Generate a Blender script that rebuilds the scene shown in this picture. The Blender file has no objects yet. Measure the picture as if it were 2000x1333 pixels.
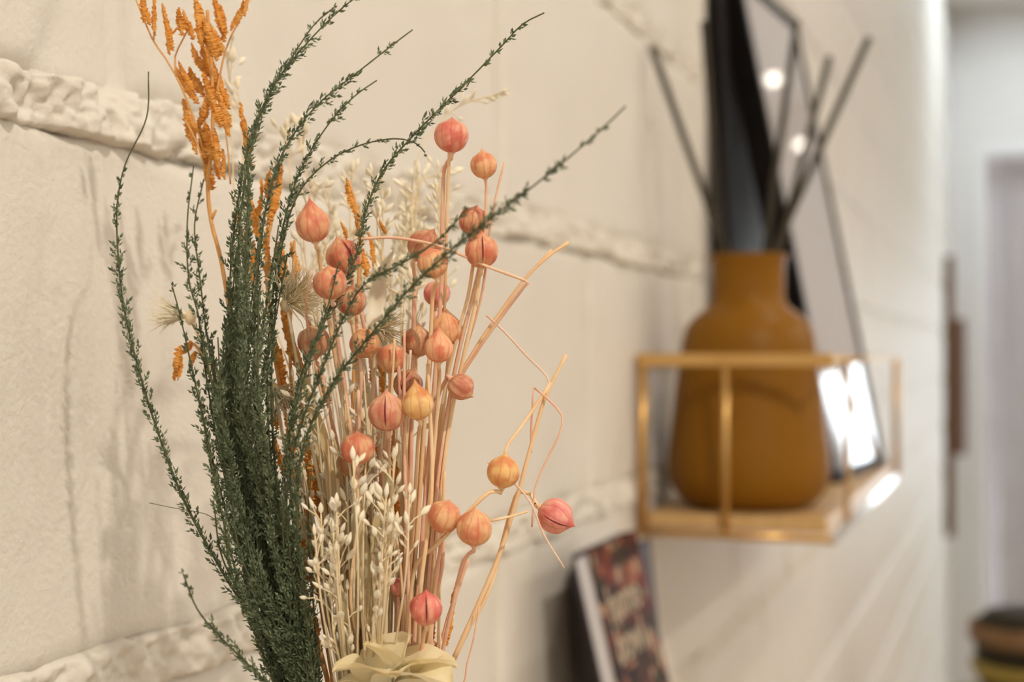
import bpy, math, random
from mathutils import Vector, Matrix, Quaternion, noise

rnd = random.Random(7)
S = bpy.context.scene
COL = S.collection

# ------------------------------------------------------------------ camera
F = 2000 * 50.0 / 36.0            # focal length in pixels (50 mm on 36 mm)
TH = math.atan(990 / F)           # the wall runs to a vanishing point at x = 1990
PI_T = math.atan(23.5 / F)        # slight upward pitch
D, H = 0.306, 1.72                # distance to the wall, camera height
CAM = Vector((D, 0, H))
Rv = Vector((math.cos(TH), math.sin(TH), 0))
Fh = Vector((-math.sin(TH), math.cos(TH), 0))
Zv = Vector((0, 0, 1))
Fv = Fh * math.cos(PI_T) + Zv * math.sin(PI_T)
Uv = Zv * math.cos(PI_T) - Fh * math.sin(PI_T)

cd = bpy.data.cameras.new('camera')
cd.lens = 50; cd.sensor_width = 36; cd.sensor_fit = 'HORIZONTAL'
cd.clip_start = 0.02; cd.clip_end = 60
cd.dof.use_dof = True
cd.dof.focus_distance = 0.425
cd.dof.aperture_fstop = 8.6
cam = bpy.data.objects.new('camera', cd)
cam.matrix_world = Matrix(((Rv.x, Uv.x, -Fv.x, CAM.x), (Rv.y, Uv.y, -Fv.y, CAM.y), (Rv.z, Uv.z, -Fv.z, CAM.z), (0, 0, 0, 1)))
COL.objects.link(cam)
S.camera = cam

# ------------------------------------------------------------------ world, exposure
w = bpy.data.worlds.new('sky'); S.world = w; w.use_nodes = True
bg = w.node_tree.nodes['Background']
bg.inputs[0].default_value = (0.86, 0.93, 1.0, 1)
bg.inputs[1].default_value = 9.0
S.view_settings.view_transform = 'Standard'
S.view_settings.look = 'None'
S.view_settings.gamma = 1.0
S.view_settings.use_curve_mapping = False
S.view_settings.exposure = 0.0
S.cycles.adaptive_threshold = 0.025; S.cycles.max_bounces = 5; S.cycles.diffuse_bounces = 3; S.cycles.glossy_bounces = 3; S.cycles.transmission_bounces = 3; S.cycles.transparent_max_bounces = 6
LAMP_COL = (1.0, 0.895, 0.76)
LAMP_W = 11.3
CEIL = 3.32
# ceiling downlights: (distance from block wall, distance along it, power factor)
LAMPS = [(1.45, -0.64, 3.45), (0.75, 1.50, 0.45), (1.5, 3.4, 0.08), (1.6, 4.7, 0.10),
         (2.9, -0.6, 0.5), (2.9, 0.8, 0.45), (2.9, 2.2, 1.8), (2.9, 3.8, 1.3)]  # row farthest from the block wall is added as fill light


# ------------------------------------------------------------------ placing helpers
def ray(x, y):
    return Fv + Rv * ((x - 1000) / F) + Uv * ((666.5 - y) / F)


def P(x, y, d):
    return CAM + ray(x, y) * d


def onwall(x, y, wd=0.0):
    r = ray(x, y)
    return CAM + r * ((wd - CAM.x) / r.x)


def at_s(x, y, s):
    r = ray(x, y)
    return CAM + r * ((s - CAM.y) / r.y)


# ------------------------------------------------------------------ materials
MATS = {}


def mat(name, col, rough=0.6, metal=0.0, var=None, vscale=40.0, bump=0.0, bscale=200.0, bdist=0.001, stretch=None,
        coord='Object', trans=0.0, spec=0.22, tint=False, coat=0.0):
    m = bpy.data.materials.new(name); m.use_nodes = True
    nt = m.node_tree; b = nt.nodes['Principled BSDF']
    b.inputs['Base Color'].default_value = (*col, 1)
    b.inputs['Roughness'].default_value = rough
    b.inputs['Metallic'].default_value = metal
    b.inputs['Specular IOR Level'].default_value = spec
    b.inputs['Coat Weight'].default_value = coat
    if coord == 'World':
        vec = nt.nodes.new('ShaderNodeNewGeometry').outputs['Position']
    else:
        vec = nt.nodes.new('ShaderNodeTexCoord').outputs[coord]
    if stretch:
        mp = nt.nodes.new('ShaderNodeMapping'); mp.inputs['Scale'].default_value = stretch
        nt.links.new(vec, mp.inputs[0]); vec = mp.outputs[0]
    if var:
        n = nt.nodes.new('ShaderNodeTexNoise'); n.inputs['Scale'].default_value = vscale; n.inputs['Detail'].default_value = 4
        nt.links.new(vec, n.inputs['Vector'])
        r = nt.nodes.new('ShaderNodeValToRGB')
        r.color_ramp.elements[0].position = 0.32; r.color_ramp.elements[0].color = (*col, 1)
        r.color_ramp.elements[1].position = 0.68; r.color_ramp.elements[1].color = (*var, 1)
        nt.links.new(n.outputs['Fac'], r.inputs[0])
        nt.links.new(r.outputs[0], b.inputs['Base Color'])
    if bump:
        n2 = nt.nodes.new('ShaderNodeTexNoise'); n2.inputs['Scale'].default_value = bscale; n2.inputs['Detail'].default_value = 5
        nt.links.new(vec, n2.inputs['Vector'])
        bp = nt.nodes.new('ShaderNodeBump'); bp.inputs['Strength'].default_value = bump; bp.inputs['Distance'].default_value = bdist
        nt.links.new(n2.outputs['Fac'], bp.inputs['Height']); nt.links.new(bp.outputs[0], b.inputs['Normal'])
    if trans:
        t = nt.nodes.new('ShaderNodeBsdfTranslucent')
        src = b.inputs['Base Color'].links[0].from_socket if b.inputs['Base Color'].links else None
        if src: nt.links.new(src, t.inputs[0])
        else: t.inputs[0].default_value = (*col, 1)
        mx = nt.nodes.new('ShaderNodeMixShader'); mx.inputs[0].default_value = trans
        nt.links.new(b.outputs[0], mx.inputs[1]); nt.links.new(t.outputs[0], mx.inputs[2])
        nt.links.new(mx.outputs[0], nt.nodes['Material Output'].inputs[0])
    MATS[name] = m
    return m


mat('paint', (0.80, 0.76, 0.69), 0.55, var=(0.84, 0.80, 0.73), vscale=9, bump=0.55, bscale=420, bdist=0.0011, coord='World')
mat('mortar', (0.83, 0.79, 0.71), 0.55, var=(0.78, 0.73, 0.65), vscale=60, bump=0.5, bscale=500, bdist=0.0008, coord='World')
mat('plaster', (0.80, 0.79, 0.78), 0.8, var=(0.76, 0.75, 0.74), vscale=3, coord='World')
mat('ceiling_white', (0.82, 0.80, 0.77), 0.8, var=(0.8, 0.78, 0.75), vscale=3, coord='World')
mat('floor_wood', (0.52, 0.40, 0.28), 0.45, var=(0.58, 0.46, 0.33), vscale=6, stretch=(8, 0.7, 1), coord='World')
mat('trim_white', (0.82, 0.82, 0.82), 0.4, var=(0.8, 0.8, 0.8), vscale=5)
mat('leaf_green', (0.105, 0.145, 0.083), 0.5, var=(0.235, 0.285, 0.170), vscale=260, coord='World', trans=0.12)
mat('stem_green', (0.075, 0.085, 0.040), 0.6, var=(0.12, 0.13, 0.06), vscale=120, coord='World')
mat('straw', (0.90, 0.57, 0.30), 0.5, var=(0.95, 0.72, 0.45), vscale=90, coord='World')
mat('straw_pink', (0.86, 0.45, 0.32), 0.5, var=(0.93, 0.66, 0.45), vscale=110, coord='World')
mat('twig_pale', (0.86, 0.58, 0.45), 0.5, var=(0.88, 0.68, 0.52), vscale=90, coord='World')
mat('cream', (0.94, 0.84, 0.62), 0.6, var=(0.96, 0.91, 0.76), vscale=130, coord='World')
mat('cream_stem', (0.86, 0.68, 0.42), 0.6, var=(0.90, 0.79, 0.56), vscale=90, coord='World')
mat('husk', (0.88, 0.70, 0.36), 0.6, var=(0.92, 0.80, 0.52), vscale=150, coord='World', trans=0.3, stretch=(1, 1, .2))
mat('orange', (0.70, 0.27, 0.04), 0.65, var=(0.84, 0.42, 0.11), vscale=260, coord='World', bump=0.6, bscale=900, bdist=0.0006)
mat('orange_stem', (0.74, 0.36, 0.11), 0.6, var=(0.80, 0.45, 0.18), vscale=120, coord='World')
mat('petal', (1.0, 0.84, 0.48), 0.5, var=(1.0, 0.93, 0.70), vscale=60, coord='World', trans=0.3)
mat('fibre', (0.98, 0.91, 0.70), 0.6, var=(0.98, 0.84, 0.55), vscale=120, coord='World')
mat('mustard', (0.23, 0.098, 0.006), 0.40, var=(0.26, 0.112, 0.008), vscale=14, bump=0.15, bscale=120, bdist=0.001, spec=0.15)
mat('reed', (0.040, 0.034, 0.024), 0.6, var=(0.065, 0.055, 0.035), vscale=60, stretch=(1, 1, .1))
mat('brass', (0.62, 0.38, 0.13), 0.32, metal=0.85, var=(0.66, 0.42, 0.16), vscale=20, spec=0.5)
mat('polished', (0.80, 0.74, 0.66), 0.14, metal=1.0, var=(0.82, 0.76, 0.68), vscale=20, spec=0.5)
mat('shelf_wood', (0.60, 0.38, 0.16), 0.35, var=(0.70, 0.47, 0.22), vscale=20, stretch=(6, 0.5, 3))
mat('black_wood', (0.005, 0.004, 0.004), 0.5, var=(0.008, 0.006, 0.006), vscale=30, spec=0.08)
mat('dark_board', (0.016, 0.014, 0.017), 0.4, var=(0.03, 0.028, 0.03), vscale=20)
mat('glazing', (0.52, 0.48, 0.48), 0.03, var=(0.56, 0.52, 0.52), vscale=4, spec=0.6)
mat('paper', (0.80, 0.80, 0.86), 0.7, var=(0.74, 0.74, 0.80), vscale=300, stretch=(1, 1, .02))
mat('book_dark', (0.065, 0.055, 0.062), 0.5, var=(0.08, 0.07, 0.078), vscale=20)
mat('title', (0.85, 0.74, 0.58), 0.6)
mat('board_brown', (0.12, 0.055, 0.022), 0.5, var=(0.16, 0.08, 0.035), vscale=10, stretch=(1, 1, .1))
mat('board_mauve', (0.17, 0.10, 0.075), 0.5, var=(0.20, 0.125, 0.095), vscale=10, stretch=(1, 1, .1))
mat('curtain', (0.62, 0.58, 0.585), 0.8, var=(0.66, 0.62, 0.62), vscale=5, trans=0.06)
mat('wicker', (0.17, 0.095, 0.045), 0.6, var=(0.24, 0.14, 0.07), vscale=60)
mat('wicker_dark', (0.020, 0.016, 0.008), 0.6, var=(0.035, 0.028, 0.014), vscale=60)
mat('olive_gold', (0.28, 0.21, 0.05), 0.3, metal=0.5, var=(0.32, 0.25, 0.07), vscale=10)
mat('ceramic', (0.78, 0.75, 0.70), 0.35, var=(0.75, 0.72, 0.67), vscale=8, spec=0.5)
mat('seam', (0.16, 0.02, 0.03), 0.6)


def pod_material():
    m = bpy.data.materials.new('pod'); m.use_nodes = True
    nt = m.node_tree; b = nt.nodes['Principled BSDF']; N = nt.nodes.new; L = nt.links.new
    tc = N('ShaderNodeTexCoord'); oi = N('ShaderNodeObjectInfo')
    mp = N('ShaderNodeMapping'); mp.inputs['Scale'].default_value = (2.6, 2.6, 0.45)
    L(tc.outputs['Object'], mp.inputs[0])
    mul = N('ShaderNodeMath'); mul.operation = 'MULTIPLY'; mul.inputs[1].default_value = 37.0
    L(oi.outputs['Random'], mul.inputs[0])
    n = N('ShaderNodeTexNoise'); n.noise_dimensions = '4D'; n.inputs['Scale'].default_value = 1.5; n.inputs['Detail'].default_value = 5; n.inputs['Roughness'].default_value = .65
    L(mp.outputs[0], n.inputs['Vector']); L(mul.outputs[0], n.inputs['W'])
    n2 = N('ShaderNodeTexNoise'); n2.noise_dimensions = '4D'; n2.inputs['Scale'].default_value = 1.1; n2.inputs['Detail'].default_value = 2
    L(tc.outputs['Object'], n2.inputs['Vector']); L(mul.outputs[0], n2.inputs['W'])
    dark = N('ShaderNodeMix'); dark.data_type = 'RGBA'; dark.blend_type = 'MULTIPLY'
    dark.inputs[0].default_value = 1.0; dark.inputs[7].default_value = (0.78, 0.36, 0.38, 1)
    L(oi.outputs['Color'], dark.inputs[6])
    lite = N('ShaderNodeMix'); lite.data_type = 'RGBA'; lite.inputs[0].default_value = 0.55; lite.inputs[7].default_value = (0.86, 0.62, 0.34, 1)
    L(oi.outputs['Color'], lite.inputs[6])
    r1 = N('ShaderNodeMapRange'); r1.inputs[1].default_value = .40; r1.inputs[2].default_value = .62; L(n.outputs['Fac'], r1.inputs[0])
    mixa = N('ShaderNodeMix'); mixa.data_type = 'RGBA'; L(r1.outputs[0], mixa.inputs[0])
    L(oi.outputs['Color'], mixa.inputs[6]); L(lite.outputs[2], mixa.inputs[7])
    r2 = N('ShaderNodeMapRange'); r2.inputs[1].default_value = .44; r2.inputs[2].default_value = .62; r2.inputs[4].default_value = 0.7; L(n2.outputs['Fac'], r2.inputs[0])
    mixb = N('ShaderNodeMix'); mixb.data_type = 'RGBA'; L(r2.outputs[0], mixb.inputs[0])
    L(mixa.outputs[2], mixb.inputs[6]); L(dark.outputs[2], mixb.inputs[7])
    sp = N('ShaderNodeSeparateXYZ'); L(tc.outputs['Object'], sp.inputs[0])
    at = N('ShaderNodeMath'); at.operation = 'ARCTAN2'; L(sp.outputs[1], at.inputs[0]); L(sp.outputs[0], at.inputs[1])
    wob = N('ShaderNodeMath'); wob.operation = 'MULTIPLY_ADD'; wob.inputs[1].default_value = .5; L(n2.outputs['Fac'], wob.inputs[0]); L(at.outputs[0], wob.inputs[2])
    k10 = N('ShaderNodeMath'); k10.operation = 'MULTIPLY'; k10.inputs[1].default_value = 10.0; L(wob.outputs[0], k10.inputs[0])
    cs = N('ShaderNodeMath'); cs.operation = 'COSINE'; L(k10.outputs[0], cs.inputs[0])
    rv = N('ShaderNodeMapRange'); rv.inputs[1].default_value = .80; rv.inputs[2].default_value = 1.0; rv.inputs[4].default_value = .55; L(cs.outputs[0], rv.inputs[0])
    vein = N('ShaderNodeMix'); vein.data_type = 'RGBA'; L(rv.outputs[0], vein.inputs[0])
    L(mixb.outputs[2], vein.inputs[6]); L(dark.outputs[2], vein.inputs[7])
    L(vein.outputs[2], b.inputs['Base Color'])
    b.inputs['Specular IOR Level'].default_value = 0.3
    b.inputs['Roughness'].default_value = 0.42
    bp = N('ShaderNodeBump'); bp.inputs['Strength'].default_value = .35; bp.inputs['Distance'].default_value = .0004
    L(n.outputs['Fac'], bp.inputs['Height']); L(bp.outputs[0], b.inputs['Normal'])
    MATS['pod'] = m


pod_material()


def cover_material():
    m = bpy.data.materials.new('cover'); m.use_nodes = True
    nt = m.node_tree; b = nt.nodes['Principled BSDF']; N = nt.nodes.new; L = nt.links.new
    tc = N('ShaderNodeTexCoord')
    v = N('ShaderNodeTexVoronoi'); v.inputs['Scale'].default_value = 105
    L(tc.outputs['Object'], v.inputs['Vector'])
    sep = N('ShaderNodeSeparateColor'); L(v.outputs['Color'], sep.inputs[0])
    r = N('ShaderNodeValToRGB'); r.color_ramp.interpolation = 'CONSTANT'
    cols = [(0, (.030, .012, .010)), (.3, (.075, .030, .020)), (.5, (.17, .035, .022)), (.66, (.045, .040, .018)), (.80, (.33, .12, .06)), (.92, (.42, .30, .20))]
    e = r.color_ramp.elements
    e[0].position = 0; e[0].color = (*cols[0][1], 1); e[1].position = cols[1][0]; e[1].color = (*cols[1][1], 1)
    for p, c in cols[2:]:
        q = e.new(p); q.color = (*c, 1)
    L(sep.outputs[0], r.inputs[0]); L(r.outputs[0], b.inputs['Base Color'])
    b.inputs['Roughness'].default_value = .6; b.inputs['Specular IOR Level'].default_value = .15
    MATS['cover'] = m


cover_material()


def emit_material(name, col, st):
    m = bpy.data.materials.new(name); m.use_nodes = True
    nt = m.node_tree; nt.nodes.remove(nt.nodes['Principled BSDF'])
    e = nt.nodes.new('ShaderNodeEmission'); e.inputs[0].default_value = (*col, 1); e.inputs[1].default_value = st
    nt.links.new(e.outputs[0], nt.nodes['Material Output'].inputs[0]); MATS[name] = m


emit_material('lamp_lens', LAMP_COL, 30.0)
emit_material('bulb', LAMP_COL, 9.0)


def pane_material():
    m = bpy.data.materials.new('pane'); m.use_nodes = True
    nt = m.node_tree; nt.nodes.remove(nt.nodes['Principled BSDF'])
    t = nt.nodes.new('ShaderNodeBsdfTransparent'); t.inputs[0].default_value = (.95, .97, .97, 1)
    g = nt.nodes.new('ShaderNodeBsdfGlossy'); g.inputs['Roughness'].default_value = .02
    mx = nt.nodes.new('ShaderNodeMixShader'); mx.inputs[0].default_value = .06
    nt.links.new(t.outputs[0], mx.inputs[1]); nt.links.new(g.outputs[0], mx.inputs[2])
    nt.links.new(mx.outputs[0], nt.nodes['Material Output'].inputs[0]); MATS['pane'] = m


pane_material()


# ------------------------------------------------------------------ mesh helpers
class MB:
    def __init__(self): self.v = []; self.f = []

    def add(self, vs, fs):
        o = len(self.v); self.v.extend(vs); self.f.extend([tuple(i + o for i in f) for f in fs])

    def box(self, a, b):
        (x0, y0, z0), (x1, y1, z1) = a, b
        self.add([(x0, y0, z0), (x1, y0, z0), (x1, y1, z0), (x0, y1, z0), (x0, y0, z1), (x1, y0, z1), (x1, y1, z1), (x0, y1, z1)],
                 [(0, 3, 2, 1), (4, 5, 6, 7), (0, 1, 5, 4), (1, 2, 6, 5), (2, 3, 7, 6), (3, 0, 4, 7)])

    def tube(self, pts, radii, n=6, caps=True):
        pts = [Vector(p) for p in pts]
        if not isinstance(radii, (list, tuple)): radii = [radii] * len(pts)
        rings = []; t0 = (pts[1] - pts[0]).normalized()
        nrm = t0.orthogonal().normalized()
        vs = []; fs = []
        for i, p in enumerate(pts):
            t = (pts[min(i + 1, len(pts) - 1)] - pts[max(i - 1, 0)]).normalized()
            nrm = (nrm - t * nrm.dot(t))
            if nrm.length < 1e-6: nrm = t.orthogonal()
            nrm.normalize(); bn = t.cross(nrm)
            for k in range(n):
                a = 2 * math.pi * k / n
                vs.append(p + (nrm * math.cos(a) + bn * math.sin(a)) * radii[i])
        for i in range(len(pts) - 1):
            for k in range(n):
                a, b = i * n + k, i * n + (k + 1) % n
                fs.append((a, b, b + n, a + n))
        if caps:
            fs.append(tuple(range(n - 1, -1, -1))); o = (len(pts) - 1) * n
            fs.append(tuple(o + k for k in range(n)))
        self.add(vs, fs)

    def lathe(self, prof, n=48, c=(0, 0, 0), caps=True):
        vs = []; fs = []
        for (r, z) in prof:
            for k in range(n):
                a = 2 * math.pi * k / n
                vs.append((c[0] + r * math.cos(a), c[1] + r * math.sin(a), c[2] + z))
        for i in range(len(prof) - 1):
            for k in range(n):
                a, b = i * n + k, i * n + (k + 1) % n
                fs.append((a, b, b + n, a + n))
        if caps:
            fs.append(tuple(range(n - 1, -1, -1))); o = (len(prof) - 1) * n
            fs.append(tuple(o + k for k in range(n)))
        self.add(vs, fs)

    def mesh(self, name, m, smooth=True):
        me = bpy.data.meshes.new(name)
        me.from_pydata([tuple(v) for v in self.v], [], self.f)
        me.materials.append(MATS[m])
        if smooth: me.polygons.foreach_set('use_smooth', [True] * len(me.polygons))
        me.update()
        return me


def obj(name, me, parent=None, loc=None, rot=None, scale=None):
    o = bpy.data.objects.new(name, me)
    COL.objects.link(o)
    if parent: o.parent = parent
    if loc is not None: o.location = loc
    if rot is not None:
        o.rotation_mode = 'QUATERNION'; o.rotation_quaternion = rot
    if scale is not None: o.scale = (scale, scale, scale) if isinstance(scale, float) else scale
    return o


def tag(o, label=None, cat=None, group=None, kind=None):
    if label: o['label'] = label
    if cat: o['category'] = cat
    if group: o['group'] = group
    if kind: o['kind'] = kind
    return o


def thing(name, loc, label, cat, group=None):
    o = bpy.data.objects.new(name, None); o.empty_display_size = 0.01
    COL.objects.link(o); o.location = loc
    return tag(o, label, cat, group)


def part(name, mb, m, parent, smooth=True):
    """mesh given in world coordinates, linked under its parent chain (parents have translation only)"""
    off = Vector((0, 0, 0)); p = parent
    while p: off += Vector(p.location); p = p.parent
    mb.v = [Vector(v) - off for v in mb.v]
    return obj(name, mb.mesh(name, m, smooth), parent)


def solid(name, mb, m, base, label, cat, group=None, kind=None, smooth=False):
    base = Vector(base)
    mb.v = [Vector(v) - base for v in mb.v]
    o = obj(name, mb.mesh(name, m, smooth), None, base)
    return tag(o, label, cat, group, kind)


def bevel(o, wd=0.002, seg=2):
    b = o.modifiers.new('bevel', 'BEVEL'); b.width = wd; b.segments = seg; b.limit_method = 'ANGLE'
    return o


def spline(pts, step=0.0015):
    pts = [Vector(p) for p in pts]
    q = [pts[0] * 2 - pts[1]] + pts + [pts[-1] * 2 - pts[-2]]
    out = []
    for i in range(1, len(q) - 2):
        a, b, c, d = q[i - 1], q[i], q[i + 1], q[i + 2]
        n = max(2, int((c - b).length / step))
        for k in range(n):
            t = k / n
            out.append(0.5 * ((2 * b) + (c - a) * t + (2 * a - 5 * b + 4 * c - d) * t * t + (3 * b - a - 3 * c + d) * t ** 3))
    out.append(pts[-1])
    return out


def lerp(a, b, t): return a + (b - a) * t


def noz(x, y=0.0, z=0.0): return noise.noise(Vector((x, y, z)))


# ------------------------------------------------------------------ the block wall
S_MIN, S_FAR, ROOM_W = -1.6, 6.95, 3.6
wl = MB(); wl.box((-0.12, S_MIN, 0), (-0.0065, S_FAR, CEIL))
wall_left = obj('wall_left', wl.mesh('wall_left', 'paint', False))
tag(wall_left, 'cream painted wall of large blocks with rough mortar joints', None, None, 'structure')
ZA = H + 0.0847
BL, BH = 0.390, 0.200            # block module
GL, GH = 0.007, 0.017            # joints


def block_mesh(seed, fine, worn=False):
    L, Hh = BL - GL, BH - GH

    def coords(n, inner):
        e = [0, .0012, .0025, .004, .006, .0085, .012, .017] if fine else [0, .004, .012]
        k = inner
        mid = [lerp(e[-1], n - e[-1], (i + 1) / (k + 1)) for i in range(k)]
        return e + mid + [n - a for a in reversed(e)]
    ys = coords(L, 60 if fine else 1); zs = coords(Hh, 30 if fine else 1)
    ny, nz = len(ys), len(zs)
    vs = []; fs = []
    for j, z in enumerate(zs):
        for i, y in enumerate(ys):
            ey = min(y, L - y); ez = min(z, Hh - z)
            r = 0.008 + 0.005 * noz(y * 18 + seed, z * 18, seed * 3.1)
            x = 0.0
            for e in (ey, ez):
                if e < r:
                    q = 1 - e / r; x -= r * (1 - math.sqrt(max(0, 1 - q * q))) * 0.9
            x = max(x, -0.014)
            yy, zz = y, z
            if fine:
                x += 0.0011 * noz(y * 16, z * 16, seed * 7.7) + 0.0004 * noz(y * 80, z * 80, seed * 1.3)
                if ez < .02: zz += 0.0022 * noz(y * 45, seed, 5.0 if z < Hh / 2 else 9.0) * (1 - ez / .02)
                if ey < .02: yy += 0.0018 * noz(z * 45, seed, 2.0 if y < L / 2 else 7.0) * (1 - ey / .02)
                if worn:
                    edge = 0.030 + 0.045 * max(0, 1 - z / 0.10) ** 2 * 0.6
                    dist = L - y
                    if dist < edge:
                        t = min(1, (edge - dist) / 0.012); x -= 0.0055 * t * t * (3 - 2 * t)
                    dd = math.hypot(y - (L - 0.066), z - 0.071)
                    if dd < 0.006: x -= 0.003 * (1 - dd / 0.006)
            vs.append((x, yy, zz))
    for j in range(nz - 1):
        for i in range(ny - 1):
            a = j * ny + i; fs.append((a, a + 1, a + ny + 1, a + ny))
    ring = list(range(ny)) + [j * ny + ny - 1 for j in range(1, nz)] + [(nz - 1) * ny + i for i in range(ny - 2, -1, -1)] + [j * ny for j in range(nz - 2, 0, -1)]
    o = len(vs)
    for i in ring: vs.append((-0.02, vs[i][1], vs[i][2]))
    n = len(ring)
    for k in range(n): fs.append((ring[k], o + k, o + (k + 1) % n, ring[(k + 1) % n]))
    mb = MB(); mb.add(vs, fs)
    return mb.mesh('block', 'paint')


FINE = [block_mesh(s, True) for s in (1.3, 5.9, 11.2, 17.7)]
WORN = block_mesh(23.1, True, True)
ROUGH = [block_mesh(s, False) for s in (31.0, 37.0)]
k0 = -int(ZA / BH) - 1
row = k0
while ZA + row * BH < CEIL - 0.02:
    zb = ZA + row * BH
    off = 0.444 if row % 2 == 0 else 0.444 + BL / 2
    i = int((S_MIN - off) / BL)
    while off + i * BL < S_FAR:
        y0 = off + i * BL
        if y0 >= S_MIN and y0 + BL <= S_FAR + 0.01 and zb >= 0 and zb + BH <= CEIL + 0.02:
            near = -0.1 < y0 < 2.4 and -3 <= row <= 2
            me = FINE[(i * 3 + row * 5) % 4] if near else ROUGH[(i + row) % 2]
            if row == 0 and i == -1: me = WORN
            o = obj('block', me, wall_left, (rnd.uniform(-.0006, .0006), y0 + GL / 2, zb + GH / 2))
        i += 1
    row += 1


def mortar_strip(zc, s0, s1, ds, seed, proud):
    mb = MB(); vs = []; fs = []
    nz = 26; ns = int((s1 - s0) / ds)
    for i in range(ns + 1):
        s = s0 + (s1 - s0) * i / ns
        wob = 0.003 * noz(s * 14, seed, 0)
        thick = 0.0125 + 0.003 * noz(s * 9, seed, 4)
        jag = [0.0022 * noz(s * 70, seed, q) + 0.0016 * noz(s * 190, seed, q) for q in (3, 13)]
        for j in range(nz + 1):
            t = j / nz * 2 - 1
            z = zc + wob + t * thick + (jag[0] if t < 0 else jag[1]) * abs(t)
            p = Vector((s, z + seed, seed * 2.0))
            d1 = noise.voronoi(p * 120, distance_metric='DISTANCE', exponent=2.5)[0][0]
            d2 = noise.voronoi(p * 300, distance_metric='DISTANCE', exponent=2.5)[0][0]
            lump = math.sqrt(max(0, 1 - min(1, d1) ** 2)); lump2 = math.sqrt(max(0, 1 - min(1, d2) ** 2))
            n1 = noise.noise(p * 38)
            x = -0.0100 + 0.0075 * lump + 0.0034 * lump2 + 0.0060 * n1 + 0.0022 * noise.noise(p * 160) + proud
            edge = max(0, abs(t) - 0.80) / 0.20
            x = lerp(x, -0.013, edge ** 1.5)
            vs.append((x, s, z))
    for i in range(ns):
        for j in range(nz):
            a = i * (nz + 1) + j
            fs.append((a, a + nz + 1, a + nz + 2, a + 1))
    mb.add(vs, fs)
    return tag(obj('mortar_joint', mb.mesh('mortar_joint', 'mortar'), wall_left), None, None, None)


mortar_strip(ZA, 0.22, 1.35, 0.0013, 3.3, 0.0035)
mortar_strip(ZA - BH, 0.22, 1.35, 0.0013, 8.1, 0.0035)
mortar_strip(ZA + BH, 0.4, 2.4, 0.003, 12.7, 0.001)
mortar_strip(ZA, 1.35, 2.6, 0.003, 15.2, 0.001)
mortar_strip(ZA - BH, 1.35, 2.6, 0.003, 19.4, 0.001)
mortar_strip(ZA - 2 * BH, 0.4, 2.6, 0.003, 21.9, 0.001)

# ------------------------------------------------------------------ the room
m = MB(); m.box((-0.12, S_MIN, -0.1), (ROOM_W + .1, S_FAR + .1, 0)); tag(obj('floor', m.mesh('floor', 'floor_wood', False)), 'brown wooden floor of the room', kind='structure')
KX0, KX1, KY0, KY1 = 0.10, 0.80, 5.30, 6.50      # unseen skylight opening, added to brighten the far end wall
m = MB(); c0_, c1_ = CEIL, CEIL + .1
m.box((-0.12, S_MIN, c0_), (ROOM_W + .1, KY0, c1_)); m.box((-0.12, KY1, c0_), (ROOM_W + .1, S_FAR + .1, c1_)); m.box((-0.12, KY0, c0_), (KX0, KY1, c1_)); m.box((KX1, KY0, c0_), (ROOM_W + .1, KY1, c1_))
tag(obj('ceiling', m.mesh('ceiling', 'ceiling_white', False)), 'white ceiling with downlights and an added skylight opening', kind='structure')
m = MB(); m.box((KX0, KY0, c0_ + .03), (KX0 + .04, KY1, c1_)); m.box((KX1 - .04, KY0, c0_ + .03), (KX1, KY1, c1_)); m.box((KX0 + .04, KY0, c0_ + .03), (KX1 - .04, KY0 + .04, c1_)); m.box((KX0 + .04, KY1 - .04, c0_ + .03), (KX1 - .04, KY1, c1_))
sky_fill = tag(obj('added_skylight', m.mesh('added_skylight', 'trim_white', False)), 'unseen skylight added to brighten the far end wall', kind='structure')
m = MB(); m.box((KX0 + .04, KY0 + .04, c0_ + .06), (KX1 - .04, KY1 - .04, c0_ + .064)); part('pane', m, 'pane', sky_fill, False)
m = MB(); m.box((-0.12, S_MIN - .1, -0.1), (ROOM_W + .1, S_MIN, CEIL + .1)); tag(obj('wall_back', m.mesh('wall_back', 'plaster', False)), 'plain white wall behind the viewpoint', kind='structure')
m = MB(); m.box((ROOM_W, S_MIN, 0), (ROOM_W + .1, S_FAR + .1, CEIL)); tag(obj('wall_right', m.mesh('wall_right', 'plaster', False)), 'plain white wall on the other side of the room', kind='structure')
# far wall: doorway with curtain, then a window
dl = at_s(1924, 305, S_FAR); XD, ZD = dl.x, dl.z
XD2 = XD + 0.42
XW0, XW1, ZW0, ZW1 = XD2 + 0.06, 1.75, 0.97, 2.10
m = MB(); y0, y1 = S_FAR, S_FAR + .1
m.box((-0.12, y0, 0), (XD, y1, CEIL)); m.box((XD, y0, ZD), (XD2, y1, CEIL)); m.box((XD2, y0, 0), (XW0, y1, CEIL))
m.box((XW0, y0, 0), (XW1, y1, ZW0)); m.box((XW0, y0, ZW1), (XW1, y1, CEIL)); m.box((XW1, y0, 0), (ROOM_W + .1, y1, CEIL))
tag(obj('wall_far', m.mesh('wall_far', 'plaster', False)), 'white plastered end wall with a curtained doorway', kind='structure')
m = MB(); m.box((XD - .055, y0 - .012, 0), (XD, y0, ZD + .055)); m.box((XD2, y0 - .012, 0), (XD2 + .055, y0, ZD + .055)); m.box((XD, y0 - .012, ZD), (XD2, y0, ZD + .055))
bevel(tag(obj('trim_1', m.mesh('trim_1', 'trim_white', False)), 'white trim around the far doorway', kind='structure'), .004)
m = MB()
for (a, b) in ((XW0, XW0 + .045), (XW1 - .045, XW1)): m.box((a, y0 + .02, ZW0), (b, y0 + .08, ZW1))
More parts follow.
